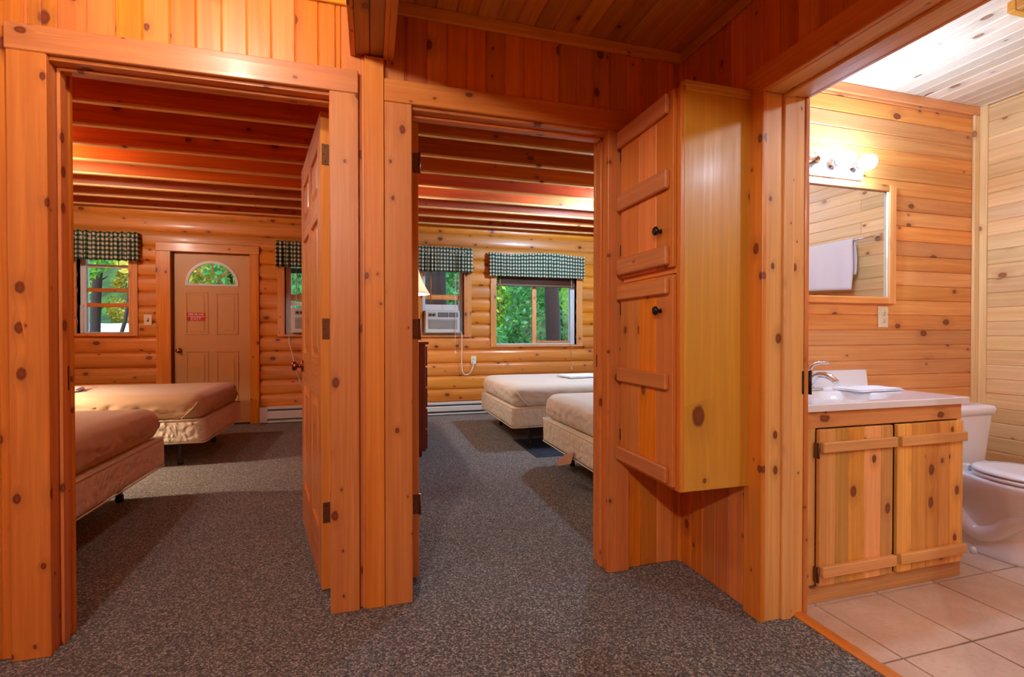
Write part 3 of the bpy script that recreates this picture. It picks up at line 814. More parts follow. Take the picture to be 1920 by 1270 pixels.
r = empty('fill_window', (XRR, 4.3, .9)); structure(r, 'side window added to light the right bedroom, out of view to the right', 'window')  # added unseen window, lets extra sky light into the room
f = MB()
for (a, b, c, d) in ((3.3, 3.35, .9, 2.1), (5.25, 5.3, .9, 2.1), (3.35, 5.25, .9, .95), (3.35, 5.25, 2.05, 2.1), (4.27, 4.33, .95, 2.05)): f.box((XRR+.02, a, c), (XRR+.07, b, d))
f.build('window_frame', M['white_vinyl'], r)
f = MB(); f.box((XRR+.04, 3.35, .95), (XRR+.044, 5.25, 2.05), bev=0); f.build('pane', M['window_glass'], r)
# raised wooden blind in the wide window
r = empty('window_blind', (2.27, YF+.0, 1.79)); tag(r, 'raised brown wooden slat blind at the top of the wide bedroom window', 'blind')
f = MB(); f.box((1.70, YF-.03, 2.0), (2.87, YF+.02, 2.045), axis=0); f.build('headrail', M['blind_wood'], r)
f = MB(); f.box((1.70, YF-.03, 1.775), (2.87, YF+.02, 1.805), axis=0); f.build('bottom_rail', M['blind_wood'], r)
f = MB(); z = 1.81
for k in range(32): f.box((1.705, YF-.028, z), (2.865, YF+.018, z+.0028), axis=0, bev=.0006); z += .0060
f.build('slat_stack', M['blind_wood'], r)
f = MB(); f.tube([(1.735, YF-.035, 2.0), (1.735, YF-.036, 1.34)], .006); f.build('tilt_wand', M['pine_bath'], r)
f = MB(); f.tube([(2.80, YF-.06, 2.0), (2.805, YF-.075, 1.2), (2.80, YF-.07, .60)], .003, seg=6); f.lathe([(.003, .63), (.009, .60), (.009, .575), (0, .57)], c=(2.80, YF-.07, 0), seg=10); f.build('lift_cord', M['cord_white'], r)

# gingham valances
def valance(x0, x1, z0, z1, label, nf, amp=.020, ret_l=True, ret_r=True, sag=0, seed=0):
    r = empty('valance', ((x0+x1)/2, YC, z0)); tag(r, label, 'valance', 'green gingham valances')
    rnd = random.Random(seed); yb = YC-.085
    ph = [rnd.uniform(0, 6) for _ in range(6)]
    pts = []; W_ = x1-x0; NU = nf*14
    dl = .08 if ret_l else 0; dr = .08 if ret_r else 0
    tot = W_+dl+dr; full = 1.22
    def fn(u, v):
        s = u*tot
        z = z0+(z1-z0)*v
        head = max(0, 1-abs(v-.80)/.10)
        k = 1-.55*head
        fold = math.sin(2*PI*u*nf + ph[0] + .9*math.sin(2*PI*u*3+ph[1])) + .35*math.sin(2*PI*u*nf*2.3+ph[2])
        a_ = amp*k*(.55+.45*math.sin(2*PI*u*2.2+ph[3])) + .003
        a_ = amp*k*max(.25, .6+.4*math.sin(2*PI*u*2.2+ph[3]))
        out = fold*a_*(1.1-.5*v)
        if s < dl: x, y = x0+out*.3, YC-.004-(yb*-1+YC-.004)*0-(s/dl)*(YC-.004-yb) if dl else yb
        elif s > dl+W_: x, y = x1+out*.3, yb+((s-dl-W_)/dr)*(YC-.004-yb)
        else: x, y = x0+(s-dl), yb+out
        z += .006*math.sin(2*PI*u*nf*1.0+ph[4])*(1 if v > .85 else .4) + sag*math.sin(2*PI*u*1.3+ph[5])*(v-.0)
        return (x, y, z)
    f = MB(); f.grid(fn, NU, 22, uvfn=lambda u, v: (u*tot*full, (z0+(z1-z0)*v)*1.0))
    f.build('gathered_cloth', M['gingham'], r, recalc=False, solid=.0016)
    f = MB(); f.tube([(x0+.004, YC-.002, z0+(z1-z0)*.80), (x0+.006, yb+.006, z0+(z1-z0)*.80), (x1-.006, yb+.006, z0+(z1-z0)*.80), (x1-.004, YC-.002, z0+(z1-z0)*.80)], .005, seg=8)
    f.build('curtain_rod', M['white_enamel'], r)
valance(-3.26, -2.55, 1.925, 2.245, 'green and cream gingham valance over the window left of the entry door', 13, seed=3, sag=.004)
valance(-1.115, -.37, 1.92, 2.235, 'dark green gingham valance cut off by the open pine door', 13, seed=5)
valance(.565, 1.325, 1.925, 2.258, 'green gingham valance above the white air conditioner', 15, amp=.014, seed=8)
valance(1.565, 2.975, 1.90, 2.225, 'wide green gingham valance with a wavy top over the sliding window', 15, amp=.010, seed=9, sag=.017)

# window air conditioners
def aircon(x0, x1, z0, z1, label, mat, flip=False):
    r = empty('air_conditioner', ((x0+x1)/2, YF-.0, z0)); tag(r, label, 'air conditioner', 'window air conditioners')
    yf = YF-.115; W_ = x1-x0; H_ = z1-z0
    f = MB(); f.box((x0, yf+.03, z0), (x1, YF+.30, z1), bev=.008); f.build('housing', mat, r)
    f = MB(); f.box((x0+.004, yf, z0+.004), (x1-.004, yf+.034, z1-.004), bev=.012)
    f.build('front_cover', mat, r)
    f = MB(); f.box((x0+.05, yf-.003, z0+.055), (x1-.035, yf+.004, z0+H_*.62), bev=.003)
    n = 16
    for k in range(n):
        z = z0+.062+k*(H_*.62-.072)/n; f.box((x0+.056, yf-.008, z), (x1-.041, yf-.001, z+.0045), bev=.001)
    f.build('intake_grille', M['ac_grille'], r)
    zc0, zc1 = z0+H_*.70, z1-.03
    f = MB(); f.box((x0+.05, yf-.004, zc0), (x0+.155, yf+.004, zc1), bev=.002); p = f.build('control_panel', M['ac_grille'], r)
    for k in (.078, .122):
        f = MB(); f.lathe([(0, -.022), (.013, -.021), (.015, -.004), (.019, 0)], c=(x0+k, yf-.002, (zc0+zc1)/2), axis=1, seg=14); f.build('dial', M['ac_dark'], p)
    for (a, b) in ((.175, .315), (.325, W_-.03)):
        f = MB(); f.box((x0+a, yf-.003, zc0), (x0+b, yf+.004, zc1), bev=.002)
        q = f.build('air_outlet', M['ac_dark'], r)
        g_ = MB()
        for k in range(5): z = zc0+.008+k*(zc1-zc0-.012)/5; g_.box((x0+a+.006, yf-.007, z), (x0+b-.006, yf-.002, z+.003), bev=.001)
        for k in range(1, 6): x = x0+a+(b-a)*k/6; g_.box((x-.0015, yf-.0075, zc0+.004), (x+.0015, yf-.002, zc1-.004), bev=.0005)
        g_.build('louvre', M['ac_grille'], q)
    f = MB(); f.box((x0-.012, YF+.01, z0-.012), (x1+.012, YF+.04, z0), axis=0); f.build('mounting_sill', M['white_vinyl'], r)
    return r
AC_R = aircon(.682, 1.155, 1.108, 1.415, 'white window air conditioner above a looped power cord in the right bedroom', M['ac_plastic'])
AC_L = aircon(-.955, -.50, 1.108, 1.425, 'beige window air conditioner half hidden by the open pine door', M['ac_plastic'])
def smooth_path(pts, n=8):
    out = []; P_ = [Vector(p) for p in pts]; P_ = [P_[0]*2-P_[1]]+P_+[P_[-1]*2-P_[-2]]
    for i in range(1, len(P_)-2):
        for k in range(n):
            t = k/n; a, b, c, d = P_[i-1:i+3]
            out.append(.5*((2*b)+(-a+c)*t+(2*a-5*b+4*c-d)*t*t+(-a+3*b-3*c+d)*t**3))
    out.append(P_[-2]); return out
yc = YF-.075
o = MB().tube(smooth_path([(1.162, YF-.03, 1.13), (1.185, yc, 1.09), (1.186, yc, .85), (1.190, yc, .62), (1.225, yc-.01, .545), (1.285, yc-.01, .555), (1.325, yc-.02, .62), (1.352, YF-.07, .70)]), .0065, seg=8).build('power_cord', M['cord_white'], AC_R); CORD_R = o
o = MB().tube(smooth_path([(-.985, YF-.02, 1.10), (-.975, yc, 1.0), (-.945, yc, .86), (-.905, yc-.02, .68), (-.86, yc-.02, .54), (-.78, yc-.02, .36), (-.70, yc-.02, .24)]), .006, seg=8).build('power_cord', M['cord_white'], AC_L)
r = empty('blind_cord', (1.088, YF-.13, .83)); tag(r, 'pair of white pull cords hanging in front of the white air conditioner', 'cord')
f = MB(); f.tube([(1.083, YF-.13, 1.91), (1.083, YF-.13, 1.22), (1.088, YF-.13, .86)], .0025, seg=6); f.tube([(1.095, YF-.132, 1.91), (1.095, YF-.132, 1.20), (1.088, YF-.13, 1.1)], .0025, seg=6); f.build('string', M['cord_white'], r)
f = MB(); f.lathe([(.003, .875), (.009, .86), (.010, .835), (0, .83)], c=(1.088, YF-.13, 0), seg=10); f.build('tassel', M['cord_white'], r)

# baseboard heaters
def heater(name, x0, x1, zt, label):
    r = empty('baseboard_heater', ((x0+x1)/2, YF-.035, 0)); tag(r, label, 'heater', 'baseboard heaters')
    yb, yf = YF-.036, YF-.098
    f = MB(); f.prism([(yb, .015), (yb, zt), (yf+.008, zt), (yf, zt-.006), (yf, zt-.030), (yf+.004, zt-.030), (yf+.004, zt-.012), (yb-.01, zt-.012), (yb-.01, .015)], x0, x1, lambda p: (p[0], p[1], p[2])); f.build('back_plate', M['heater_metal'], r)
    f = MB(); f.prism([(yf+.002, .055), (yf-.004, .060), (yf-.004, zt-.062), (yf+.010, zt-.052), (yf+.012, zt-.056), (yf+.002, zt-.068)], x0+.002, x1-.002, lambda p: (p[0], p[1], p[2])); f.build('front_panel', M['heater_metal'], r)
    f = MB(); f.box((x0+.09, yf+.018, .045), (x1-.01, yb-.012, zt-.03), axis=0, bev=.002); f.build('heating_element', M['heater_fin'], r)
    f = MB(); f.box((x0, yf-.006, .012), (x0+.085, yb, zt), bev=.004); f.build('end_cap', M['heater_metal'], r)
    f = MB(); f.box((x0+.085, yf-.002, .010), (x1, yb, .030), axis=0, bev=.002); f.build('bottom_lip', M['heater_metal'], r)
heater('h', -1.306, -.09, .205, 'baseboard heater under the logs between the entry door and the open pine door')
heater('h', .06, 2.95, .175, 'long white baseboard heater under the windows of the right bedroom')

# switch and outlets
def plate(name, label, cat, face, c, mat, kind='outlet', w_=.072, h_=.117):
    r = empty(name, c); tag(r, label, cat)
    cx, cy, cz = c
    s = -1
    f = MB(); f.box((cx-w_/2, cy-.006, cz-h_/2), (cx+w_/2, cy, cz+h_/2), bev=.003); f.build('cover_plate', mat, r)
    if kind == 'switch':
        f = MB(); f.box((cx-.006, cy-.016, cz-.004), (cx+.006, cy-.005, cz+.016), bev=.002); f.build('toggle', mat, r)
        f = MB(); f.box((cx-.010, cy-.0068, cz-.020), (cx+.010, cy-.0055, cz+.020), bev=.001); f.build('toggle_slot', M['slot_dark'], r)
    else:
        for dz in (-.02, .02):
            f = MB(); f.lathe([(0, -.009), (.0155, -.009), (.0165, -.005)], c=(cx, cy, cz+dz), axis=1, seg=18); q = f.build('receptacle', mat, r)
            g_ = MB()
            for dx in (-.0055, .0055): g_.box((cx+dx-.001, cy-.0096, cz+dz-.001), (cx+dx+.001, cy-.0088, cz+dz+.008), bev=.0003)
            g_.lathe([(0, -.0095), (.0026, -.0095), (.0026, -.0088)], c=(cx, cy, cz+dz-.008), axis=1, seg=8); g_.build('slot', M['slot_dark'], q)
    return r
plate('light_switch', 'cream light switch on the logs between the window and the entry door', 'switch', 0, (-2.488, YF-.034, 1.262), M['cream_plastic'], 'switch', .078, .122)
plate('wall_outlet', 'cream outlet low on the logs where the air conditioner cord plugs in', 'outlet', 0, (1.358, YF-.034, .735), M['cream_plastic'], 'outlet')
f = MB(); f.box((1.340, YF-.075, .690), (1.372, YF-.042, .722), bev=.004)
f.build('plug', M['cord_white'], CORD_R)
plate('wall_outlet', 'cream double outlet just below the bathroom mirror', 'outlet', 0, (2.722, BY1-.0, 1.194), M['cream_plastic'], 'outlet')

# ------------------------------------------------------------------ beds
def soft_box(x0, x1, y0, y1, z0, z1, rad, n=(36, 30, 8), wr=None, tuck=0):
    """rounded, gridded box; wr(p, nrm) -> offset along the normal"""
    f = MB(); c = Vector(((x0+x1)/2, (y0+y1)/2, (z0+z1)/2)); hh = Vector(((x1-x0)/2, (y1-y0)/2, (z1-z0)/2))
    def proj(p):
        q = Vector([max(-hh[i]+rad[i], min(hh[i]-rad[i], p[i])) for i in range(3)])
        d = Vector([(p[i]-q[i])/rad[i] for i in range(3)])
        if d.length > 1e-6: d.normalize(); res = q+Vector([d[i]*rad[i] for i in range(3)])
        else: res = p.copy(); 
        nrm = d if d.length > 1e-6 else Vector((0, 0, 1))
        res = res+c
        if wr: res += nrm*wr(res, nrm)
        return res
    ax = [(0, 1, 2), (1, 2, 0), (2, 0, 1)]
    def lin(t, h, r, n_):   # denser near the rounded rims
        return -h+2*h*t
    for k in range(3):
        u, v, w_ = [(1, 2, 0), (2, 0, 1), (0, 1, 2)][k]
        for sgn in (-1, 1):
            def fn(a, b, u=u, v=v, w_=w_, sgn=sgn):
                p = Vector((0, 0, 0)); p[u] = lin(a, hh[u], 0, 0); p[v] = lin(b, hh[v], 0, 0); p[w_] = sgn*hh[w_]
                return proj(p)
            f.grid(fn, n[u], n[v])
    return f
def wrinkle(seed, amp=.010):
    def wr(p, nrm):
        side = 1-abs(nrm.z)
        q = Vector((p.x*2.2+seed, p.y*2.2, p.z*4)); a = mnoise.noise(q)*.35
        d = Vector(((p.x+p.z*1.3)*9+seed, (p.y-p.z*1.2)*9, p.z*2.5)); b = 1-abs(mnoise.noise(d))*2.2
        drag = Vector(((p.x-p.z)*14, (p.y+p.z)*14+seed, p.z*1.5)); e = max(0, 1-abs(mnoise.noise(drag))*4)
        low = max(0, min(1, (.60-p.z)/.12))
        return amp*(a*.6 + b*.25*side*low + e*.9*side*low) - .010*low*side
    return wr
def make_bed(w_, label, loc, rz, mat, seed, group=None):
    L = 1.90; r = empty('bed', loc, rz); tag(r, label, 'bed', group or 'double beds')
    hw = w_/2
    f = soft_box(-L, -.012, -hw+.008, hw-.008, .385, .602, (.10, .10, .085), (56, 60, 14), wrinkle(seed, .024)); f.build('mattress', mat, r, local=True, weld=True)
    # tucked corner folds at the foot
    for s in (-1, 1):
        f = MB()
        f.tube(smooth_path([(-.155, s*(hw+.0), .415), (-.10, s*(hw+.004), .46), (-.045, s*(hw-.018), .52), (-.030, s*(hw-.05), .575)]), [.007, .008, .008, .0075]*8+[.004], seg=8) if False else f.tube(smooth_path([(-.17, s*(hw-.004), .405), (-.10, s*(hw-.003), .47), (-.055, s*(hw-.018), .535)]), .006, seg=8)
        f.build('corner_fold', mat, r, local=True)
    def wb(p, nrm): return .004*math.sin(p.z*60)*(1-abs(nrm.z))
    f = soft_box(-L, 0, -hw, hw, .20, .392, (.035, .035, .02), (40, 40, 10), lambda p, n: .003*mnoise.noise(p*14)*(1-abs(n.z))); b = f.build('box_spring', M['quilted_ticking'], r, local=True, weld=True)
    f = MB()
    for z in (.203, .388):
        f.tube([(-L+.02, -hw+.006, z), (-.012, -hw+.000, z), (.000, -hw+.03, z), (.000, hw-.03, z), (-.012, hw, z), (-L+.02, hw-.006, z)], .0045, seg=6)
    f.build('piping', M['trim_tape'], b, local=True)
    f = MB()
    for s in (-1, 1): f.box((-L+.1, s*(hw-.13)-.016, .165), (-.20, s*(hw-.13)+.016, .20), axis=0)
    for x in (-.22, -L/2, -L+.12): f.box((x-.016, -hw+.11, .168), (x+.016, hw-.11, .198), axis=1)
    f.build('bed_frame', M['metal_dark'], r, local=True)
    for x in (-.22, -L+.12):
        for s in (-1, 1):
            f = MB(); f.box((x-.014, s*(hw-.13)-.014, .05), (x+.014, s*(hw-.13)+.014, .17), axis=2); f.lathe([(.010, .05), (.022, .046), (.024, .006), (.018, .0)], c=(x, s*(hw-.13), 0), seg=12); f.build('leg', M['metal_dark'], r, local=True)
    return r
make_bed(1.37, 'near bed of the left bedroom, beige sheet, its foot closest to the doorway', (-1.365, 3.215, 0), 0, M['sheet_beige'], 1.3)
make_bed(1.16, 'beige-sheeted far bed of the left bedroom, in front of the entry door', (-1.325, 5.16, 0), 0, M['sheet_beige'], 7.1)
make_bed(1.37, 'far bed of the right bedroom, cream sheet, under the sliding window', (1.285, 5.13, 0), PI, M['sheet_grey'], 4.4)
BED_D = make_bed(1.37, 'near bed of the right bedroom, pale sheet, cut off by the door casing', (1.385, 3.20, 0), PI, M['sheet_grey'], 9.7)

def folded_cloth(name, label, cat, x, y, z, sx, sy, layers=2, rz=0, mat='towel_white', group=None, th=.010):
    r = empty(name, (x, y, z), rz); tag(r, label, cat, group)
    for k in range(layers):
        d = .006*k
        f = soft_box(-sx/2+d, sx/2-d*1.5, -sy/2+d, sy/2-d, k*th, (k+1)*th, (.004, .004, th*.45), (14, 12, 4), lambda p, n, k=k: .004*mnoise.noise(Vector((p.x*14, p.y*14, k*3.1))))
        f.build('folded_layer', M[mat], r, local=True, weld=True)
    return r
folded_cloth('folded_towel', 'white folded towel lying on the far bed of the left bedroom', 'towel', -2.62, 5.05, .612, .42, .30, 2, .3)
folded_cloth('folded_towel', 'white folded towel on the far bed of the right bedroom beside the casing', 'towel', 2.28, 5.15, .612, .40, .34, 2, .1)
folded_cloth('washcloth', 'small folded white washcloth lying on the bathroom counter', 'washcloth', 2.40, 1.86, .8185, .30, .15, 2, .03, th=.006)

# floor mat and scrap by the right beds
r = empty('floor_mat', (1.80, 4.46, 0)); tag(r, 'navy ribbed rubber mat on the carpet between the right bedroom beds', 'mat')
f = MB(); f.box((1.405, 4.09, .0), (2.20, 4.84, .006), bev=.002); f.build('mat_border', M['rubber_edge'], r)
f = MB()
for k in range(34): f.box((1.445+k*.0215, 4.13, .006), (1.445+k*.0215+.013, 4.80, .010), axis=1, bev=.0015)
f.build('mat_ribs', M['rubber_navy'], r)
f = MB()   # torn tan flap hanging off the foot of the near right bed's box spring
A_ = [(1.355, 3.475, .125), (1.345, 3.41, .108), (1.350, 3.185, .182), (1.381, 3.195, .262), (1.366, 3.36, .196)]
for q in ((0, 1, 4), (1, 2, 4), (2, 3, 4)):
    n0 = len(f.v); f.v += [(1.385-A_[i][0], 3.20-A_[i][1], A_[i][2]) for i in q]; f.face([n0, n0+1, n0+2], [(0, 0), (1, 0), (1, 1)], .5)
o = f.build('torn_flap', M['cardboard'], BED_D, local=True, recalc=False, solid=.003, weld=True); o['label'] = 'loose tan corner flap'

# dresser and lamp in the right bedroom
r = empty('dresser', (.27, 4.9, 0)); tag(r, 'tall reddish-brown dresser standing left of the right bedroom doorway view', 'dresser')
X0, X1_, Y0_, Y1_ = .062, .465, 4.385, 5.36
f = MB(); f.box((X0, Y0_, .05), (X1_, Y1_, 1.005), axis=2, bev=.003); f.box((X0+.02, Y0_+.02, 0), (X1_-.03, Y1_-.02, .05), axis=1); f.build('carcass', M['dresser_wood'], r)
f = MB(); f.box((X0, Y0_-.012, 1.005), (X1_+.028, Y1_+.012, 1.030), axis=1, bev=.004); f.build('top', M['dresser_wood'], r)
for k in range(5):
    z0_ = .07+k*.186
    f = MB(); f.box((X1_, Y0_+.012, z0_), (X1_+.018, Y1_-.012, z0_+.172), axis=1, bev=.004); d = f.build('drawer', M['dresser_wood'], r)
    for yy in (Y0_+.22, Y1_-.22):
        g_ = MB(); g_.lathe([(.006, 0), (.006, .012), (.015, .018), (.013, .027), (0, .029)], c=(X1_+.018, yy, z0_+.086), axis=0, seg=14); g_.build('knob', M['brass'], d)
def table_lamp(label, c, zb, zt, rb, rt, power, matb, col):
    r = empty('table_lamp', c); tag(r, label, 'lamp', 'bedroom table lamps')
    x, y, z = c
    f = MB(); f.lathe([(0, z), (.07, z), (.072, z+.012), (.03, z+.03), (.045, z+.08), (.075, z+.16), (.072, z+.22), (.035, z+.29), (.012, z+.33), (.010, zb+.02), (0, zb+.02)], c=(x, y, 0), seg=28); f.build('lamp_base', M[matb], r)
    f = MB(); H_ = zt-zb; pr = []
    for k in range(11): t = k/10; pr.append((rb+(rt-rb)*(1-(1-t)**1.7), zb+H_*t))
    f.lathe(pr, c=(x, y, 0), seg=36); 
    f.f = [q for q in f.f if len(q) == 4]; f.uv = f.uv[:len(f.f)]; f.r = f.r[:len(f.f)]; f.sm = f.sm[:len(f.f)]
    s_ = f.build('lamp_shade', M['shade_cloth'], r, solid=.0015)
    for (ra, za) in ((rb, zb), (rt, zt)): f = MB(); f.tube([(x+ra*math.cos(t*PI/18), y+ra*math.sin(t*PI/18), za) for t in range(37)], .004, seg=6); f.build('shade_trim', M['trim_tape'], s_)
    f = MB(); f.lathe([(0, zb+.02), (.014, zb+.03), (.030, zb+.065), (.030, zb+.085), (.016, zb+.105), (0, zb+.108)], c=(x, y, 0), seg=14)
    mm = MAT['bulb_warm'].copy(); mm.name = 'bulb_warm_lit'
    e = [n for n in mm.node_tree.nodes if n.type == 'BSDF_PRINCIPLED'][0]; e.inputs['Emission Strength'].default_value = power; e.inputs['Emission Color'].default_value = (*col, 1)
    f.build('bulb', mm, r)
table_lamp('table lamp with a cream bell shade on the reddish dresser', (.335, 4.98, 1.031), 1.50, 1.79, .235, .12, LAMP_R*9, 'lamp_base_ceramic', (1, .92, .80))
# nightstand and lamp between the left beds (its light falls on the carpet between them)
r = empty('nightstand', (-3.05, 4.25, 0)); tag(r, 'small brown nightstand between the heads of the left bedroom beds', 'nightstand')
f = MB(); f.box((-3.26, 4.04, .10), (-2.86, 4.46, .56), bev=.004); f.build('carcass', M['night_wood'], r)
f = MB(); f.box((-3.27, 4.03, .56), (-2.84, 4.47, .585), bev=.004); f.build('top', M['night_wood'], r)
f = MB(); f.box((-2.86, 4.06, .34), (-2.845, 4.44, .53), bev=.004); d = f.build('drawer', M['night_wood'], r)
f = MB(); f.lathe([(.006, 0), (.015, .018), (0, .026)], c=(-2.845, 4.25, .435), axis=0, seg=12); f.build('knob', M['brass'], d)
for sx in (-3.24, -2.90):
    for sy in (4.06, 4.42): f = MB(); f.box((sx, sy, 0), (sx+.035, sy+.03, .10)); f.build('leg', M['night_wood'], r)
table_lamp('table lamp with a cream shade on the nightstand between the left beds', (-3.06, 4.25, .586), 1.00, 1.26, .19, .11, LAMP_L*9, 'lamp_base_ceramic', (1, .80, .56))

# ------------------------------------------------------------------ wall cabinet in the hall
CX, CY0, CY1, CZ0, CZ1 = 1.122, 1.572, 2.0, .505, 2.022
r = empty('wall_cabinet', (1.28, 1.78, CZ0)); tag(r, 'tall two-door pine wall cabinet with a yellow plywood side, hung in the hall corner', 'cabinet')
f = MB(); f.box((CX, CY0, CZ0), (XR-.001, CY0+.018, CZ1), axis=2, bev=.002); f.build('side_panel', M['plywood_side'], r)
f = MB(); f.box((CX, CY1-.018, CZ0), (XR-.018, CY1, CZ1), axis=2, bev=.002); f.box((CX+.002, CY0+.018, CZ0), (XR-.018, CY1-.018, CZ0+.018), axis=1); f.box((CX+.002, CY0+.018, CZ1-.02), (XR-.018, CY1-.018, CZ1), axis=1); f.box((XR-.03, CY0+.018, CZ0+.018), (XR-.018, CY1-.018, CZ1-.02), axis=2)
f.build('carcass', M['pine_cabinet'], r)
f = MB()
f.box((CX-.016, CY0, CZ0), (CX, CY0+.028, CZ1), axis=2, bev=.002); f.box((CX-.016, CY1-.012, CZ0), (CX, CY1, CZ1), axis=2, bev=.002)
f.box((CX-.016, CY0+.028, CZ0), (CX, CY1-.012, CZ0+.02), axis=1); f.box((CX-.016, CY0+.028, CZ1-.02), (CX, CY1-.012, CZ1), axis=1); f.box((CX-.016, CY0+.028, 1.33), (CX, CY1-.012, 1.365), axis=1)
f.build('face_frame', M['pine_cabinet'], r)
f = MB(); f.box((CX-.008, CY0-.012, CZ1-.001), (XR-.001, CY0+.016, CZ1+.020), axis=0, bev=.004); f.box((CX+.0, CY0-.007, CZ1-.016), (XR-.001, CY0, CZ1), axis=0, bev=.003); f.build('top_moulding', M['plywood_side'], r)
xd = CX-.017
def cab_door(z0, z1, bats, zk):
    f = MB()
    for (a, b) in ((CY0+.022, CY0+.135), (CY0+.136, CY0+.262), (CY0+.263, CY1-.008)): f.box((xd-.017, a, z0), (xd, b, z1), axis=2, bev=.0025)
    d = f.build('door', M['pine_cabinet'], r)
    for (a, b) in bats:
        f = MB(); pf = [(CY0+.040, a+.006), (CY0+.048, a), (CY1-.012, a), (CY1-.004, a+.006), (CY1-.004, b-.006), (CY1-.012, b), (CY0+.048, b), (CY0+.040, b-.006)]
        f.prism([(q[0], q[1]) for q in pf], xd-.037, xd-.017, lambda p: (p[0], p[1], p[2])); 
        f = MB(); f.box((xd-.037, CY0+.042, a), (xd-.017, CY1-.003, b), axis=1, bev=.005); f.build('batten', M['pine_batten'], d)
    f = MB(); f.lathe([(.010, 0), (.007, -.006), (.007, -.014), (.014, -.018), (.018, -.024), (.015, -.030), (.008, -.033), (.004, -.0325), (0, -.034)], c=(xd-.017, 1.674, zk), axis=0, seg=22); f.build('knob', M['pewter'], d)
    for zz in (z0+.10, z1-.14): f = MB(); f.box((xd-.019, CY1-.010, zz), (xd-.001, CY1-.004, zz+.05), bev=.001); f.build('hinge', M['iron_dark'], d)
cab_door(1.352, 2.018, ((1.362, 1.436), (1.652, 1.726), (1.936, 2.010)), 1.500)
cab_door(.518, 1.325, ((.530, .592), (.886, .948), (1.252, 1.313)), 1.190)

# ------------------------------------------------------------------ bathroom: vanity, counter, sink, faucet
r = empty('vanity_cabinet', (2.1, 1.80, 0)); tag(r, 'knotty pine vanity cabinet with two batten doors', 'cabinet')
VX0, VX1, VY0 = 1.645, 2.575, 1.560
f = MB()
f.box((VX0, VY0, 0), (VX1, VY0+.018, .075), axis=0, bev=.002); f.box((VX0, VY0, .715), (VX1, VY0+.018, .786), axis=0, bev=.002)
f.box((VX0, VY0, .075), (VX0+.09, VY0+.018, .715), axis=2, bev=.002); f.box((VX1-.028, VY0, .075), (VX1, VY0+.018, .715), axis=2, bev=.002)
f.build('face_frame', M['pine_vanity'], r)
f = MB(); f.box((VX1-.016, VY0+.018, 0), (VX1, BY1-.012, .786), axis=2, bev=.002); f.box((VX0, VY0+.018, 0), (VX0+.016, BY1-.012, .786), axis=2); f.box((VX0+.016, BY1-.028, 0), (VX1-.016, BY1-.012, .786), axis=0); f.box((VX0+.016, VY0+.018, .05), (VX1-.016, BY1-.028, .066), axis=0)
f.build('side_panel', M['pine_vanity'], r)
def van_door(x0, x1, side):
    n = 5; wd = (x1-x0)/n; f = MB(); xs = [x0]+[x0+wd*k+random.uniform(-.012, .012) for k in range(1, n)]+[x1]
    for k in range(n): f.box((xs[k], VY0-.020, .076), (xs[k+1]-.0005, VY0-.001, .712), axis=2, bev=.003)
    d = f.build('door', M['pine_vanity'], r)
    for (a, b) in ((.118, .162), (.622, .664)):
        f = MB(); f.box((x0+(.0), VY0-.040, a), (x1-.002, VY0-.020, b), axis=0, bev=.003); f.build('batten', M['vanity_batten'], d)
        if side > 0: continue
        f = MB(); xh = x0-.012 if side < 0 else x1+.001; f.box((xh, VY0-.016, (a+b)/2-.045), (xh+.011, VY0-.001, (a+b)/2+.015), bev=.001); f.lathe([(.004, (a+b)/2-.046), (.004, (a+b)/2+.016)], c=(xh+.008, VY0-.019, 0), seg=8); f.build('hinge', M['hinge_bronze'], d)
van_door(1.735, 2.133, -1); van_door(2.160, 2.556, 1)
f = MB(); f.lathe([(0, .045), (.016, .045), (.018, .035), (.014, .0)], c=(VX1, 1.63, .735), axis=0, seg=16); f.build('paper_holder_peg', M['antique_copper'], r)

r = empty('vanity_counter', (2.1, 1.78, .787)); tag(r, 'white cultured marble counter with an oval sink and a low backsplash', 'countertop')
cx, cy, ea, eb = 2.10, 1.765, .215, .150; KX0, KX1, KY0, KY1, KZ = 1.642, 2.592, 1.538, 2.027, .816
f = MB(); NS = 64
ring = []
for k in range(NS):
    t = 2*PI*k/NS; c, s_ = math.cos(t), math.sin(t)
    m = min((KX1-cx)/c if c > 1e-6 else 9, (KX0-cx)/c if c < -1e-6 else 9, (KY1-cy)/s_ if s_ > 1e-6 else 9, (KY0-cy)/s_ if s_ < -1e-6 else 9)
    ring.append((cx+c*m, cy+s_*m))
for cxx, cyy in ((KX0, KY0), (KX1, KY0), (KX1, KY1), (KX0, KY1)):   # snap the nearest samples onto the corners
    k = min(range(NS), key=lambda i: (ring[i][0]-cxx)**2+(ring[i][1]-cyy)**2); ring[k] = (cxx, cyy)
levels = [(1.0, None, KZ-.029), (1.0, None, KZ), ]
prof = [(1.16, KZ), (1.06, KZ-.002), (1.0, KZ-.010), (.94, KZ-.045), (.80, KZ-.095), (.55, KZ-.128), (.2, KZ-.138), (.06, KZ-.139)]
base = len(f.v)
for (x, y) in ring: f.v.append((x, y, KZ-.029))
for (x, y) in ring: f.v.append((x, y, KZ-.003))
for (x, y) in ring: f.v.append((x-.003*(1 if x > cx else -1), y-.003*(1 if y > cy else -1), KZ))
for (q, z) in prof:
    for k in range(NS): t = 2*PI*k/NS; f.v.append((cx+ea*q*math.cos(t), cy+eb*q*math.sin(t), z))
for i in range(2+len(prof)):
    for k in range(NS):
        k2 = (k+1) % NS; f.face([base+i*NS+k, base+i*NS+k2, base+(i+1)*NS+k2, base+(i+1)*NS+k], [(0, 0)]*4, .5, i > 2)
f.box((KX0, KY0+.001, KZ-.028), (KX1, KY0+.02, KZ-.004), bev=.001)
f.build('counter_top', M['cultured_marble'], r)
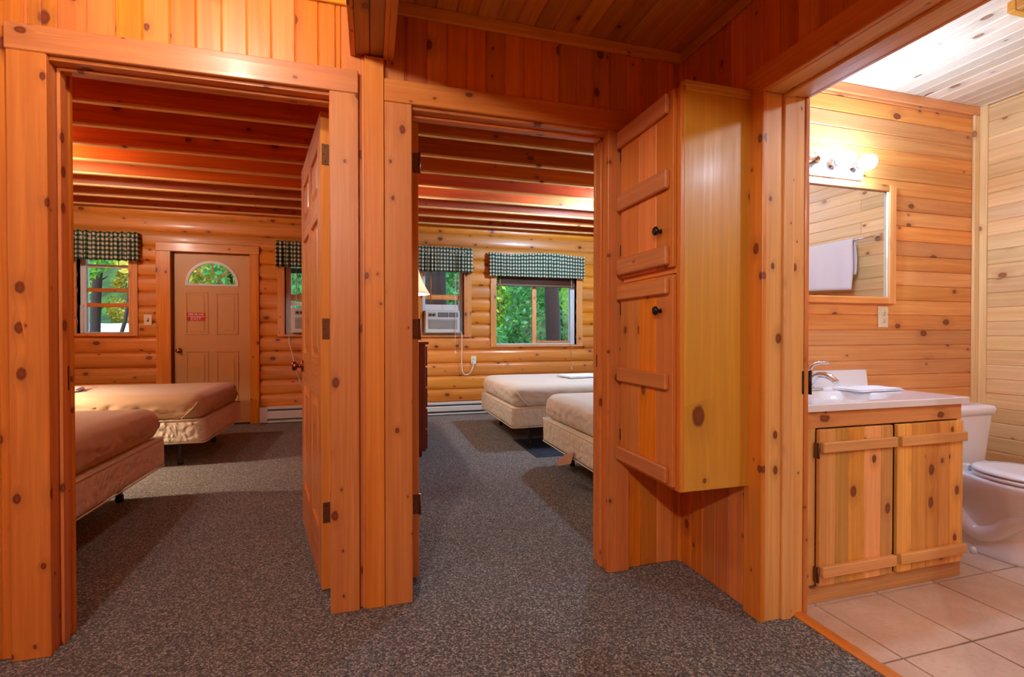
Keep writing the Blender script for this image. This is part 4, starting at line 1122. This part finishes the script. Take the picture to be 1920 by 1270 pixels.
f = MB(); pr = [(KX0, KZ), (KX1+.03-.03, KZ), (KX1-.012, KZ+.085), (KX1-.02, KZ+.09), (KX0, KZ+.09)]
f.prism(pr, KY1-.018, KY1, lambda p: (p[1], p[0], p[2])); f.build('backsplash', M['cultured_marble'], r)
f = MB(); f.lathe([(0, KZ-.134), (.020, KZ-.134), (.023, KZ-.137)], c=(cx, cy, 0), seg=20); f.build('drain', M['chrome'], r)

r = empty('faucet', (2.10, 1.945, KZ)); tag(r, 'chrome lever faucet at the bathroom sink', 'faucet')
fx, fy = 2.112, 1.945
f = MB(); f.box((fx-.075, fy-.026, KZ), (fx+.075, fy+.026, KZ+.014), bev=.008); f.lathe([(.026, KZ+.012), (.022, KZ+.03), (.020, KZ+.075), (.024, KZ+.085), (.021, KZ+.10), (0, KZ+.105)], c=(fx, fy, 0), seg=20); f.build('faucet_body', M['chrome'], r)
f = MB(); f.tube(smooth_path([(fx, fy-.01, KZ+.04), (fx+.003, fy-.05, KZ+.078), (fx+.006, fy-.10, KZ+.082), (fx+.008, fy-.135, KZ+.066), (fx+.008, fy-.15, KZ+.052)], 5), [.016]*4+[.015]*6+[.0145]*6+[.014]*4+[.013], seg=14); f.build('spout', M['chrome'], r)
f = MB(); f.tube(smooth_path([(fx, fy, KZ+.095), (fx+.012, fy-.012, KZ+.125), (fx+.045, fy-.03, KZ+.140), (fx+.085, fy-.045, KZ+.140)], 5), [.012]*5+[.009]*5+[.0075]*5+[.006], seg=10); f.build('lever', M['chrome'], r)

# mirror
r = empty('wall_mirror', (2.36, BY1, 1.264)); tag(r, 'wood-framed bathroom mirror above the vanity', 'mirror')
mx0, mx1, mz0, mz1 = 1.93, 2.792, 1.264, 1.918; t = .052
f = MB(); y1 = BY1; y0 = BY1-.024
f.box((mx1-t, y0, mz0), (mx1, y1, mz1), axis=2, bev=.004); f.box((mx0, y0, mz0), (mx0+t, y1, mz1), axis=2, bev=.004); f.box((mx0+t, y0, mz1-t*.72), (mx1-t, y1, mz1), axis=0, bev=.004); f.box((mx0+t, y0, mz0), (mx1-t, y1, mz0+t*.72), axis=0, bev=.004)
f.build('mirror_frame', M['pine_bath'], r)
f = MB(); f.box((mx0+t-.002, BY1-.010, mz0+.03), (mx1-t+.002, BY1-.004, mz1-.03), bev=0); f.build('mirror_glass', M['mirror_glass'], r)
f = MB(); f.box((mx1-t-.012, y0+.004, mz0+t*.72), (mx1-t, BY1-.010, mz1-t*.72), axis=2, bev=.002); f.build('inner_bead', M['pine_white'], r)

# vanity light bar with globe bulbs
r = empty('vanity_light', (2.24, BY1, 1.93)); tag(r, 'chrome light bar above the mirror with glowing globe bulbs and one empty socket', 'light')
f = MB(); f.box((1.93, BY1-.028, 1.925), (2.545, BY1, 2.035), bev=.006); f.build('light_bar', M['white_enamel'], r)
bx = [1.99, 2.135, 2.28, 2.425]; ZB = 1.985
bm_ = MAT['bulb_cool']; [n for n in bm_.node_tree.nodes if n.type == 'BSDF_PRINCIPLED'][0].inputs['Emission Strength'].default_value = BATH_W*9
for k, x in enumerate((1.975, 2.175, 2.315, 2.462)):
    f = MB(); f.lathe([(.030, 0), (.028, -.012), (.020, -.016), (.020, -.042), (.023, -.044), (.023, -.050), (.018, -.052)] if k != 1 else [(.030, 0), (.028, -.012), (.020, -.016), (.020, -.050), (.017, -.050), (.017, -.02), (0, -.02)], c=(x, BY1-.028, ZB), axis=1, seg=20); s_ = f.build('socket', M['chrome'], r)
    if k == 1: continue
    f = MB(); pr = []
    for j in range(13): a_ = PI*j/12; pr.append((max(.0, .040*math.sin(a_)) if j else .0, -.118-.0+.040*math.cos(a_)*1.0+.0))
    pr = [(.014, -.050)] + [(.040*math.sin(a_), -.088-.040+.0+.040*math.cos(a_)) for a_ in [PI*(.12+.88*j/12) for j in range(13)]]
    f.lathe(pr, c=(x, BY1-.028+.04, ZB), axis=1, seg=24); f.build('globe_bulb', M['bulb_cool'], s_)

# towel bar and towel on the outer wall (seen in the mirror)
r = empty('towel_bar', (BX1, 1.1, 1.78)); tag(r, 'chrome towel bar on the pale board wall, reflected in the mirror', 'towel bar')
for y in (.62, 1.42):
    f = MB(); f.box((BX1-.012, y-.022, 1.765), (BX1, y+.022, 1.815), bev=.004); f.lathe([(.010, -.012), (.010, -.075)], c=(BX1, y, 1.79), axis=0, seg=12); f.build('bracket', M['chrome'], r)
f = MB(); f.tube([(BX1-.068, .60, 1.79), (BX1-.068, 1.44, 1.79)], .009, seg=12); f.build('rail', M['chrome'], r)
def hang_towel(y0, y1, zt, zb, zb2, xr, label, seed):
    N = 46; rnd = random.Random(seed); ph = rnd.uniform(0, 6); arc = []
    pts = []
    for k in range(20): t = k/19; pts.append((xr-.013-.004*math.sin(t*3), zt-.012-(zt-.012-zb)*(1-t)))
    path = [(xr-.014, zb+(zt-.005-zb)*k/16) for k in range(17)] + [(xr-.010, zt+.003), (xr, zt+.012), (xr+.010, zt+.003)] + [(xr+.014, zt-.005-(zt-.005-zb2)*k/12) for k in range(13)]
    n = len(path)-1
    def fn(u, v):
        i = v*n; a = int(min(i, n-1)); q = i-a; x = path[a][0]*(1-q)+path[a+1][0]*q; z = path[a][1]*(1-q)+path[a+1][1]*q
        y = y0+(y1-y0)*u; s_ = min(1, abs(zt-z)/.10)
        x += (.006*math.sin(u*17+ph+z*4)+.004*math.sin(u*31+ph))*s_*(1 if x < xr else .2) - (.004*s_ if x < xr else 0)
        y += .018*math.sin(z*9+ph)*s_*(u-.3)
        z += .03*(u-.5)*(-1 if x < xr else 1)*s_*(1 if z < zt-.1 else 0)
        return (x, y, z)
    f = MB().grid(fn, N, n)
    o = f.build('hanging_towel', M['towel_white'], loc=(xr, (y0+y1)/2, zb), recalc=False, solid=.006); tag(o, label, 'towel'); return o
hang_towel(.70, 1.29, 1.79, 1.44, 1.52, BX1-.068, 'white bath towel draped over the bar, reflected in the mirror', 2)

# ------------------------------------------------------------------ toilet
r = empty('toilet', (3.03, 1.70, 0)); tag(r, 'white porcelain toilet with a closed lid beside the vanity', 'toilet')
TX, TY = 3.035, BY1-.03
f = MB()
def tank_ring(z, hw, d, rr):
    out = []
    for (sx, sy) in ((1, -1), (1, 1), (-1, 1), (-1, -1)):
        for k in range(7):
            a = PI/2*k/6; st = {(1, -1): -PI/2, (1, 1): 0, (-1, 1): PI/2, (-1, -1): PI}[(sx, sy)]
            out.append((TX+sx*(hw-rr)+rr*math.cos(st+a), TY-d/2+sy*(d/2-rr)+rr*math.sin(st+a), z))
    return out
def loft(f, rings, cap0=True, cap1=True):
    n = len(rings[0]); b = len(f.v)
    for rg in rings: f.v += rg
    for i in range(len(rings)-1):
        for k in range(n): k2 = (k+1) % n; f.face([b+i*n+k, b+i*n+k2, b+(i+1)*n+k2, b+(i+1)*n+k], [(0, 0)]*4, .5, True)
    if cap0: f.face([b+k for k in range(n)], [(0, 0)]*n, .5)
    if cap1: f.face([b+(len(rings)-1)*n+k for k in range(n)], [(0, 0)]*n, .5)
    return f
loft(f, [tank_ring(.372, .150, .13, .04), tank_ring(.380, .178, .165, .045), tank_ring(.42, .188, .18, .045), tank_ring(.66, .212, .195, .045), tank_ring(.668, .212, .195, .045)])
f.build('tank', M['porcelain'], r)
f = MB(); loft(f, [tank_ring(.669, .216, .200, .05), tank_ring(.672, .226, .210, .055), tank_ring(.697, .228, .212, .055), tank_ring(.712, .220, .205, .052), tank_ring(.718, .19, .17, .05)]); f.build('tank_lid', M['porcelain'], r)
f = MB(); f.lathe([(.014, 0), (.014, -.012), (.009, -.014), (.009, -.022), (0, -.023)], c=(TX-.150, TY-.197, .625), axis=1, seg=14); f.tube([(TX-.150, TY-.214, .625), (TX-.115, TY-.218, .616), (TX-.075, TY-.216, .604)], [.008, .007, .009], seg=10); f.build('flush_lever', M['white_enamel'], r)
def egg(z, cy, hw, lf, lb, n=40, pw=1.0):
    out = []
    for k in range(n):
        t = 2*PI*k/n; c, s_ = math.cos(t), math.sin(t)
        out.append((TX+hw*c, cy+(lf if s_ < 0 else lb)*s_, z))
    return out
CYB = 1.555
f = MB()
loft(f, [egg(0, 1.63, .118, .20, .29), egg(.012, 1.63, .120, .20, .29), egg(.05, 1.63, .110, .19, .28), egg(.11, 1.64, .100, .165, .27), egg(.17, 1.63, .102, .17, .26), egg(.23, 1.60, .125, .21, .28), egg(.29, 1.575, .155, .235, .33), egg(.34, CYB, .178, .255, .33), egg(.375, CYB, .186, .262, .32), egg(.388, CYB, .186, .262, .315), egg(.394, CYB, .178, .254, .31)])
f.box((TX-.15, 1.72, .33), (TX+.15, TY-.01, .383), bev=.02)
# trapway relief on both sides
for s in (-1, 1):
    f.tube(smooth_path([(TX+s*.085, 1.48, .25), (TX+s*.092, 1.56, .20), (TX+s*.088, 1.64, .12), (TX+s*.088, 1.72, .10), (TX+s*.088, 1.80, .17), (TX+s*.085, 1.85, .28)], 6), .040, seg=14)
f.build('bowl', M['porcelain'], r)
for s in (-1, 1):
    g_ = MB(); g_.lathe([(.014, .0), (.013, .02), (.009, .03), (0, .033)], c=(TX+s*.135, 1.70, .0), seg=14); g_.build('bolt_cap', M['porcelain'], r)
f = MB(); loft(f, [egg(.396, CYB, .176, .262, .20), egg(.398, CYB, .186, .272, .21), egg(.412, CYB, .186, .272, .21), egg(.416, CYB, .178, .264, .20)]); f.build('seat', M['seat_plastic'], r)
f = MB(); loft(f, [egg(.419, CYB, .178, .264, .205), egg(.421, CYB, .186, .272, .213), egg(.430, CYB, .186, .272, .213), egg(.438, CYB, .174, .258, .200), egg(.441, CYB, .12, .2, .15)]); f.build('lid', M['seat_plastic'], r)
for s in (-1, 1):
    f = MB(); f.box((TX+s*.075-.018, 1.755, .385), (TX+s*.075+.018, 1.785, .43), bev=.006); f.build('seat_hinge', M['seat_plastic'], r)
f = MB(); f.box((TX-.1865, 1.70, .325), (TX-.150, 1.735, .36), bev=.002); f.build('maker_label', M['ac_dark'], r) if False else None

# bathroom ceiling fan: wooden box frame with a grille
r = empty('exhaust_fan', (2.64, 1.22, HC-.05)); tag(r, 'wood-framed exhaust fan grille on the bathroom ceiling', 'vent')
fx0, fx1, fy0, fy1 = 2.475, 2.80, 1.04, 1.355
f = MB()
for (a, b) in (((fx0, fy0), (fx1, fy0+.03)), ((fx0, fy1-.03), (fx1, fy1)), ((fx0, fy0+.03), (fx0+.03, fy1-.03)), ((fx1-.03, fy0+.03), (fx1, fy1-.03))): f.box((a[0], a[1], HC-.045), (b[0], b[1], HC), bev=.003)
f.build('wood_frame', M['pine_ceiling'], r)
f = MB(); n = 5
for k in range(n): d = .034+k*.024; frame_boxes  # concentric square louvres
for k in range(5):
    d = .034+k*.025; a0, a1, b0, b1 = fx0+d, fx1-d, fy0+d, fy1-d
    for (p, q) in (((a0, b0), (a1, b0+.014)), ((a0, b1-.014), (a1, b1)), ((a0, b0+.014), (a0+.014, b1-.014)), ((a1-.014, b0+.014), (a1, b1-.014))): f.box((p[0], p[1], HC-.040), (q[0], q[1], HC-.032), bev=.002)
f.build('grille', M['fan_grille'], r)
f = MB(); f.box((fx0+.03, fy0+.03, HC-.025), (fx1-.03, fy1-.03, HC-.018), bev=0); f.build('fan_housing', M['slot_dark'], r)

# ceiling lights: one just left of the beam (above the frame; it throws the beam's and the cabinet's shadows); the one behind the viewer is added fill
def ceiling_bulb(x, y, label, power, col, HC=HC):
    r = empty('ceiling_light', (x, y, HC)); tag(r, label, 'light')
    f = MB(); f.lathe([(0, HC), (.075, HC), (.078, HC-.010), (.035, HC-.022), (.022, HC-.026), (0, HC-.026)], c=(x, y, 0), seg=28); f.build('canopy', M['brass'], r)
    f = MB(); f.lathe([(.016, HC-.022), (.020, HC-.036), (.036, HC-.062), (.040, HC-.082), (.030, HC-.106), (0, HC-.116)], c=(x, y, 0), seg=20)
    mm = MAT['bulb_warm'].copy(); e = [n for n in mm.node_tree.nodes if n.type == 'BSDF_PRINCIPLED'][0]
    e.inputs['Emission Strength'].default_value = power*9; e.inputs['Emission Color'].default_value = (*col, 1)
    f.build('bulb', mm, r)
ceiling_bulb(-.62, 1.34, 'round hall ceiling light left of the boxed beam', HALL_W, (1, .92, .82))
ceiling_bulb(-.9, -1.3, 'added fill light over the room behind the viewer', LIVING_FILL, (1, .93, .86))  # added fill, evens out the hall lighting
ceiling_bulb(-2.75, 4.63, 'ceiling light of the left bedroom, out of view behind the door casing', BED_L, (1, .90, .76), 2.53)
ceiling_bulb(2.50, 4.75, 'added bluish fill light of the right bedroom, out of view behind the door casing', BED_R_FILL, (.48, .74, 1), 2.53)  # added fill: brightens the far wall, cools the carpet like daylight
ceiling_bulb(2.55, -.15, 'added fill light at the far end of the bathroom, behind the viewer', BATH_FILL, (.60, .78, 1))  # added unseen fill for the vanity front and tiles

# ------------------------------------------------------------------ outside
def gz(x, y):
    t = max(0, min(1, (y-8.0)/3.5)); left = 1/(1+math.exp((x+1.0)*1.6))
    z = max(0, y-24)*.75 - .35 + t*(left*1.25 + (1-left)*.35) + max(0, y-11.5)*(.060*left+.05*(1-left))
    return z + .05*mnoise.noise(Vector((x*.7, y*.7, 0)))
f = MB(); f.grid(lambda u, v: (-26+u*46, 6.80+v*33, gz(-26+u*46, 6.80+v*33)), 46, 34)
o = f.build('ground', M['forest_ground'], recalc=False); structure(o, 'wooded ground outside the bedroom windows', 'ground')
f = MB(); f.grid(lambda u, v: (-17+u*13.5, 12.2+v*7.5, gz(-17+u*13.5, 12.2+v*7.5)+.06), 24, 14)
o = f.build('driveway', M['pale_gravel'], recalc=False); structure(o, 'sunlit pale drive outside the left bedroom window', 'driveway')

def tree(x, y, rad, h, crown, label, cat='tree', leaf='leaf_deep', n=1500, ls=.16, lean=(0, 0), branches=6, seed=0, group=None, crown_z=None, name='tree', bark='bark'):
    rn = random.Random(seed); z0 = gz(x, y)-.05; r = empty(name, (x, y, z0)); tag(r, label, cat, group)
    if rad > 0:
        pts = [(x+lean[0]*t*h+.05*math.sin(t*7+seed), y+lean[1]*t*h, z0+h*t) for t in [k/10 for k in range(11)]]
        f = MB(); f.tube(pts, [rad*(1.25-.25*min(1, k)-.045*k) for k in range(11)], seg=14)
        f.build('trunk', M[bark], r)
        f = MB()
        for b in range(branches):
            t = .25+.7*rn.random(); p = Vector(pts[int(t*10)]); a = rn.uniform(0, 2*PI); L = rn.uniform(.8, 1.9)*crown[0]*.6
            q = [p, p+Vector((math.cos(a), math.sin(a), .35))*L*.5, p+Vector((math.cos(a+.3), math.sin(a+.3), .6))*L]
            f.tube(q, [rad*.28, rad*.18, rad*.07], seg=6)
        if branches: f.build('branches', M[bark], r)
    f = MB(); cz = crown_z if crown_z is not None else z0+h*.8
    for k in range(n):
        while True:
            d = Vector((rn.uniform(-1, 1), rn.uniform(-1, 1), rn.uniform(-1, 1)))
            if d.length < 1: break
        d = d.normalized()*(d.length**.5)
        c = Vector((x+lean[0]*h*.8+d.x*crown[0], y+d.y*crown[0], cz+d.z*crown[1]))
        c += Vector([mnoise.noise(c*.9+Vector((9*i, 0, 0)))*.6 for i in range(3)])
        if mnoise.noise(c*1.4) < -.12: continue
        a = Vector((rn.gauss(0, 1), rn.gauss(0, 1), rn.gauss(0, 1)*.6)).normalized(); b = a.orthogonal().normalized(); b.rotate(Matrix.Rotation(rn.uniform(0, 6.28), 3, a))
        e = a.cross(b); s_ = ls*rn.uniform(.6, 1.3); n0 = len(f.v)
        f.v += [c-b*s_*.5, c+e*s_*.24, c+b*s_*.5, c-e*s_*.24]
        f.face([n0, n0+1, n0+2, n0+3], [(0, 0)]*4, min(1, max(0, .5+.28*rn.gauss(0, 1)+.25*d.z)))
    f.build('foliage', M[leaf], r, recalc=False)
    return r
# big trunks close to the house
tree(3.45, 9.1, .165, 7, (1.0, .8), 'dark tree trunk seen through the right pane of the sliding window', n=500, seed=1, crown_z=6.5, branches=0)
tree(1.10, 8.4, .215, 7, (1.0, .8), 'thick dark trunk filling the window above the white air conditioner', n=500, seed=2, crown_z=6.5, branches=0)
tree(-4.68, 10.0, .05, 4.6, (.24, 1.0), 'slender dark trunk at the left edge of the window beside the entry door', leaf='leaf_bright', n=700, seed=3, crown_z=2.9, branches=3)
tree(-4.85, 10.8, .085, 5, (.22, 1.1), 'dark trunk left of the middle of the window beside the entry door', leaf='leaf_bright', n=700, seed=4, crown_z=3.1, branches=3)
tree(-4.32, 9.9, .035, 2.6, (.22, .5), 'thin slanting tree across the window beside the entry door', leaf='leaf_gold', n=700, seed=5, crown_z=2.55, lean=(.20, 0), branches=5)

k = 0
for (x, y, rx, rz_, cz, leaf, n, lab) in (
    (2.35, 11.4, .62, .9, .9, 'leaf_deep', 1800, 'deep green shrub low in the left pane of the sliding window'),
    (4.15, 12.4, .75, 1.5, 1.9, 'leaf_deep', 2600, 'emerald green bush behind the mullion of the sliding window'),
    (4.75, 10.4, .52, 1.2, 1.2, 'leaf_bright', 2000, 'bright bush right of the dark trunk outside the sliding window'),
    (6.0, 12.6, .85, 1.9, 2.3, 'leaf_deep', 2600, 'dark bush at the right end of the view through the sliding window'),
    (2.55, 9.4, .38, .35, .35, 'leaf_bright', 1000, 'low sunlit plant just outside the sliding window'),
    (2.5, 13.6, .75, 2.0, 2.5, 'leaf_deep', 2800, 'tall green thicket behind the window with the white air conditioner'),
    (-3.3, 12.2, .85, .9, 3.5, 'leaf_bright', 2400, 'leafy bright crown seen through the fanlight of the entry door'),
    (-9.75, 20.2, .45, 1.9, 2.6, 'leaf_bright', 2600, 'bright leafy bush across the pale drive, left in the window beside the entry door'),
    (-8.2, 20.4, .5, 1.9, 2.6, 'leaf_gold', 2600, 'golden green bush across the pale drive, right in the window beside the entry door'),
    (-1.3, 13.0, .95, 1.5, 2.5, 'leaf_deep', 2400, 'green bush beyond the entry door and the air conditioner window'),
    (.5, 12.2, .60, 1.4, 1.8, 'leaf_bright', 1800, 'light green bush between the two bedroom windows')):
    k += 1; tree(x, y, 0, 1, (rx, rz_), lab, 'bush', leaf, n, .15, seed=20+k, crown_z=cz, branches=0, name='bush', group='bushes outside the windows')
k = 0
LV = ('leaf_bright', 'leaf_deep', 'leaf_bright', 'leaf_deep', 'leaf_deep')
for row, (yy, x0_, n_, hh) in enumerate(((15.9, -13.2, 11, 6), (18.8, -14.4, 12, 8), (22.2, -15.6, 13, 10))):
    for q in range(n_):
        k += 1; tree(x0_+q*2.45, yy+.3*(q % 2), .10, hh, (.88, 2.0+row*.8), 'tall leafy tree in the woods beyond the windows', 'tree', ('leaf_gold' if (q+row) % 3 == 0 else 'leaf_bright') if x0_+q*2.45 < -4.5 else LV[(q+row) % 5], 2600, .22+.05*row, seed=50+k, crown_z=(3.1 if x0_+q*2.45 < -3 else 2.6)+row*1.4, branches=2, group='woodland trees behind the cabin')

# daylight portals: let the sky light come in through the window openings, the added side one included
a = bpy.data.lights.new('window_portal', 'AREA'); a.shape = 'RECTANGLE'; a.size = W5[1]-W5[0]; a.size_y = W5[3]-W5[2]; a.cycles.is_portal = True
q = bpy.data.objects.new('window_portal', a); COL.objects.link(q); q.location = (XRR+.15, 4.3, 1.5); q.rotation_euler = (math.radians(90), 0, math.radians(90))
for i, (x0, x1, z0, z1) in enumerate((W1, W2, W3, W4)):
    a = bpy.data.lights.new('window_portal', 'AREA'); a.shape = 'RECTANGLE'; a.size = x1-x0; a.size_y = z1-z0; a.cycles.is_portal = True
    q = bpy.data.objects.new('window_portal', a); COL.objects.link(q); q.location = ((x0+x1)/2, YF+.16, (z0+z1)/2); q.rotation_euler = (math.radians(90), 0, PI)
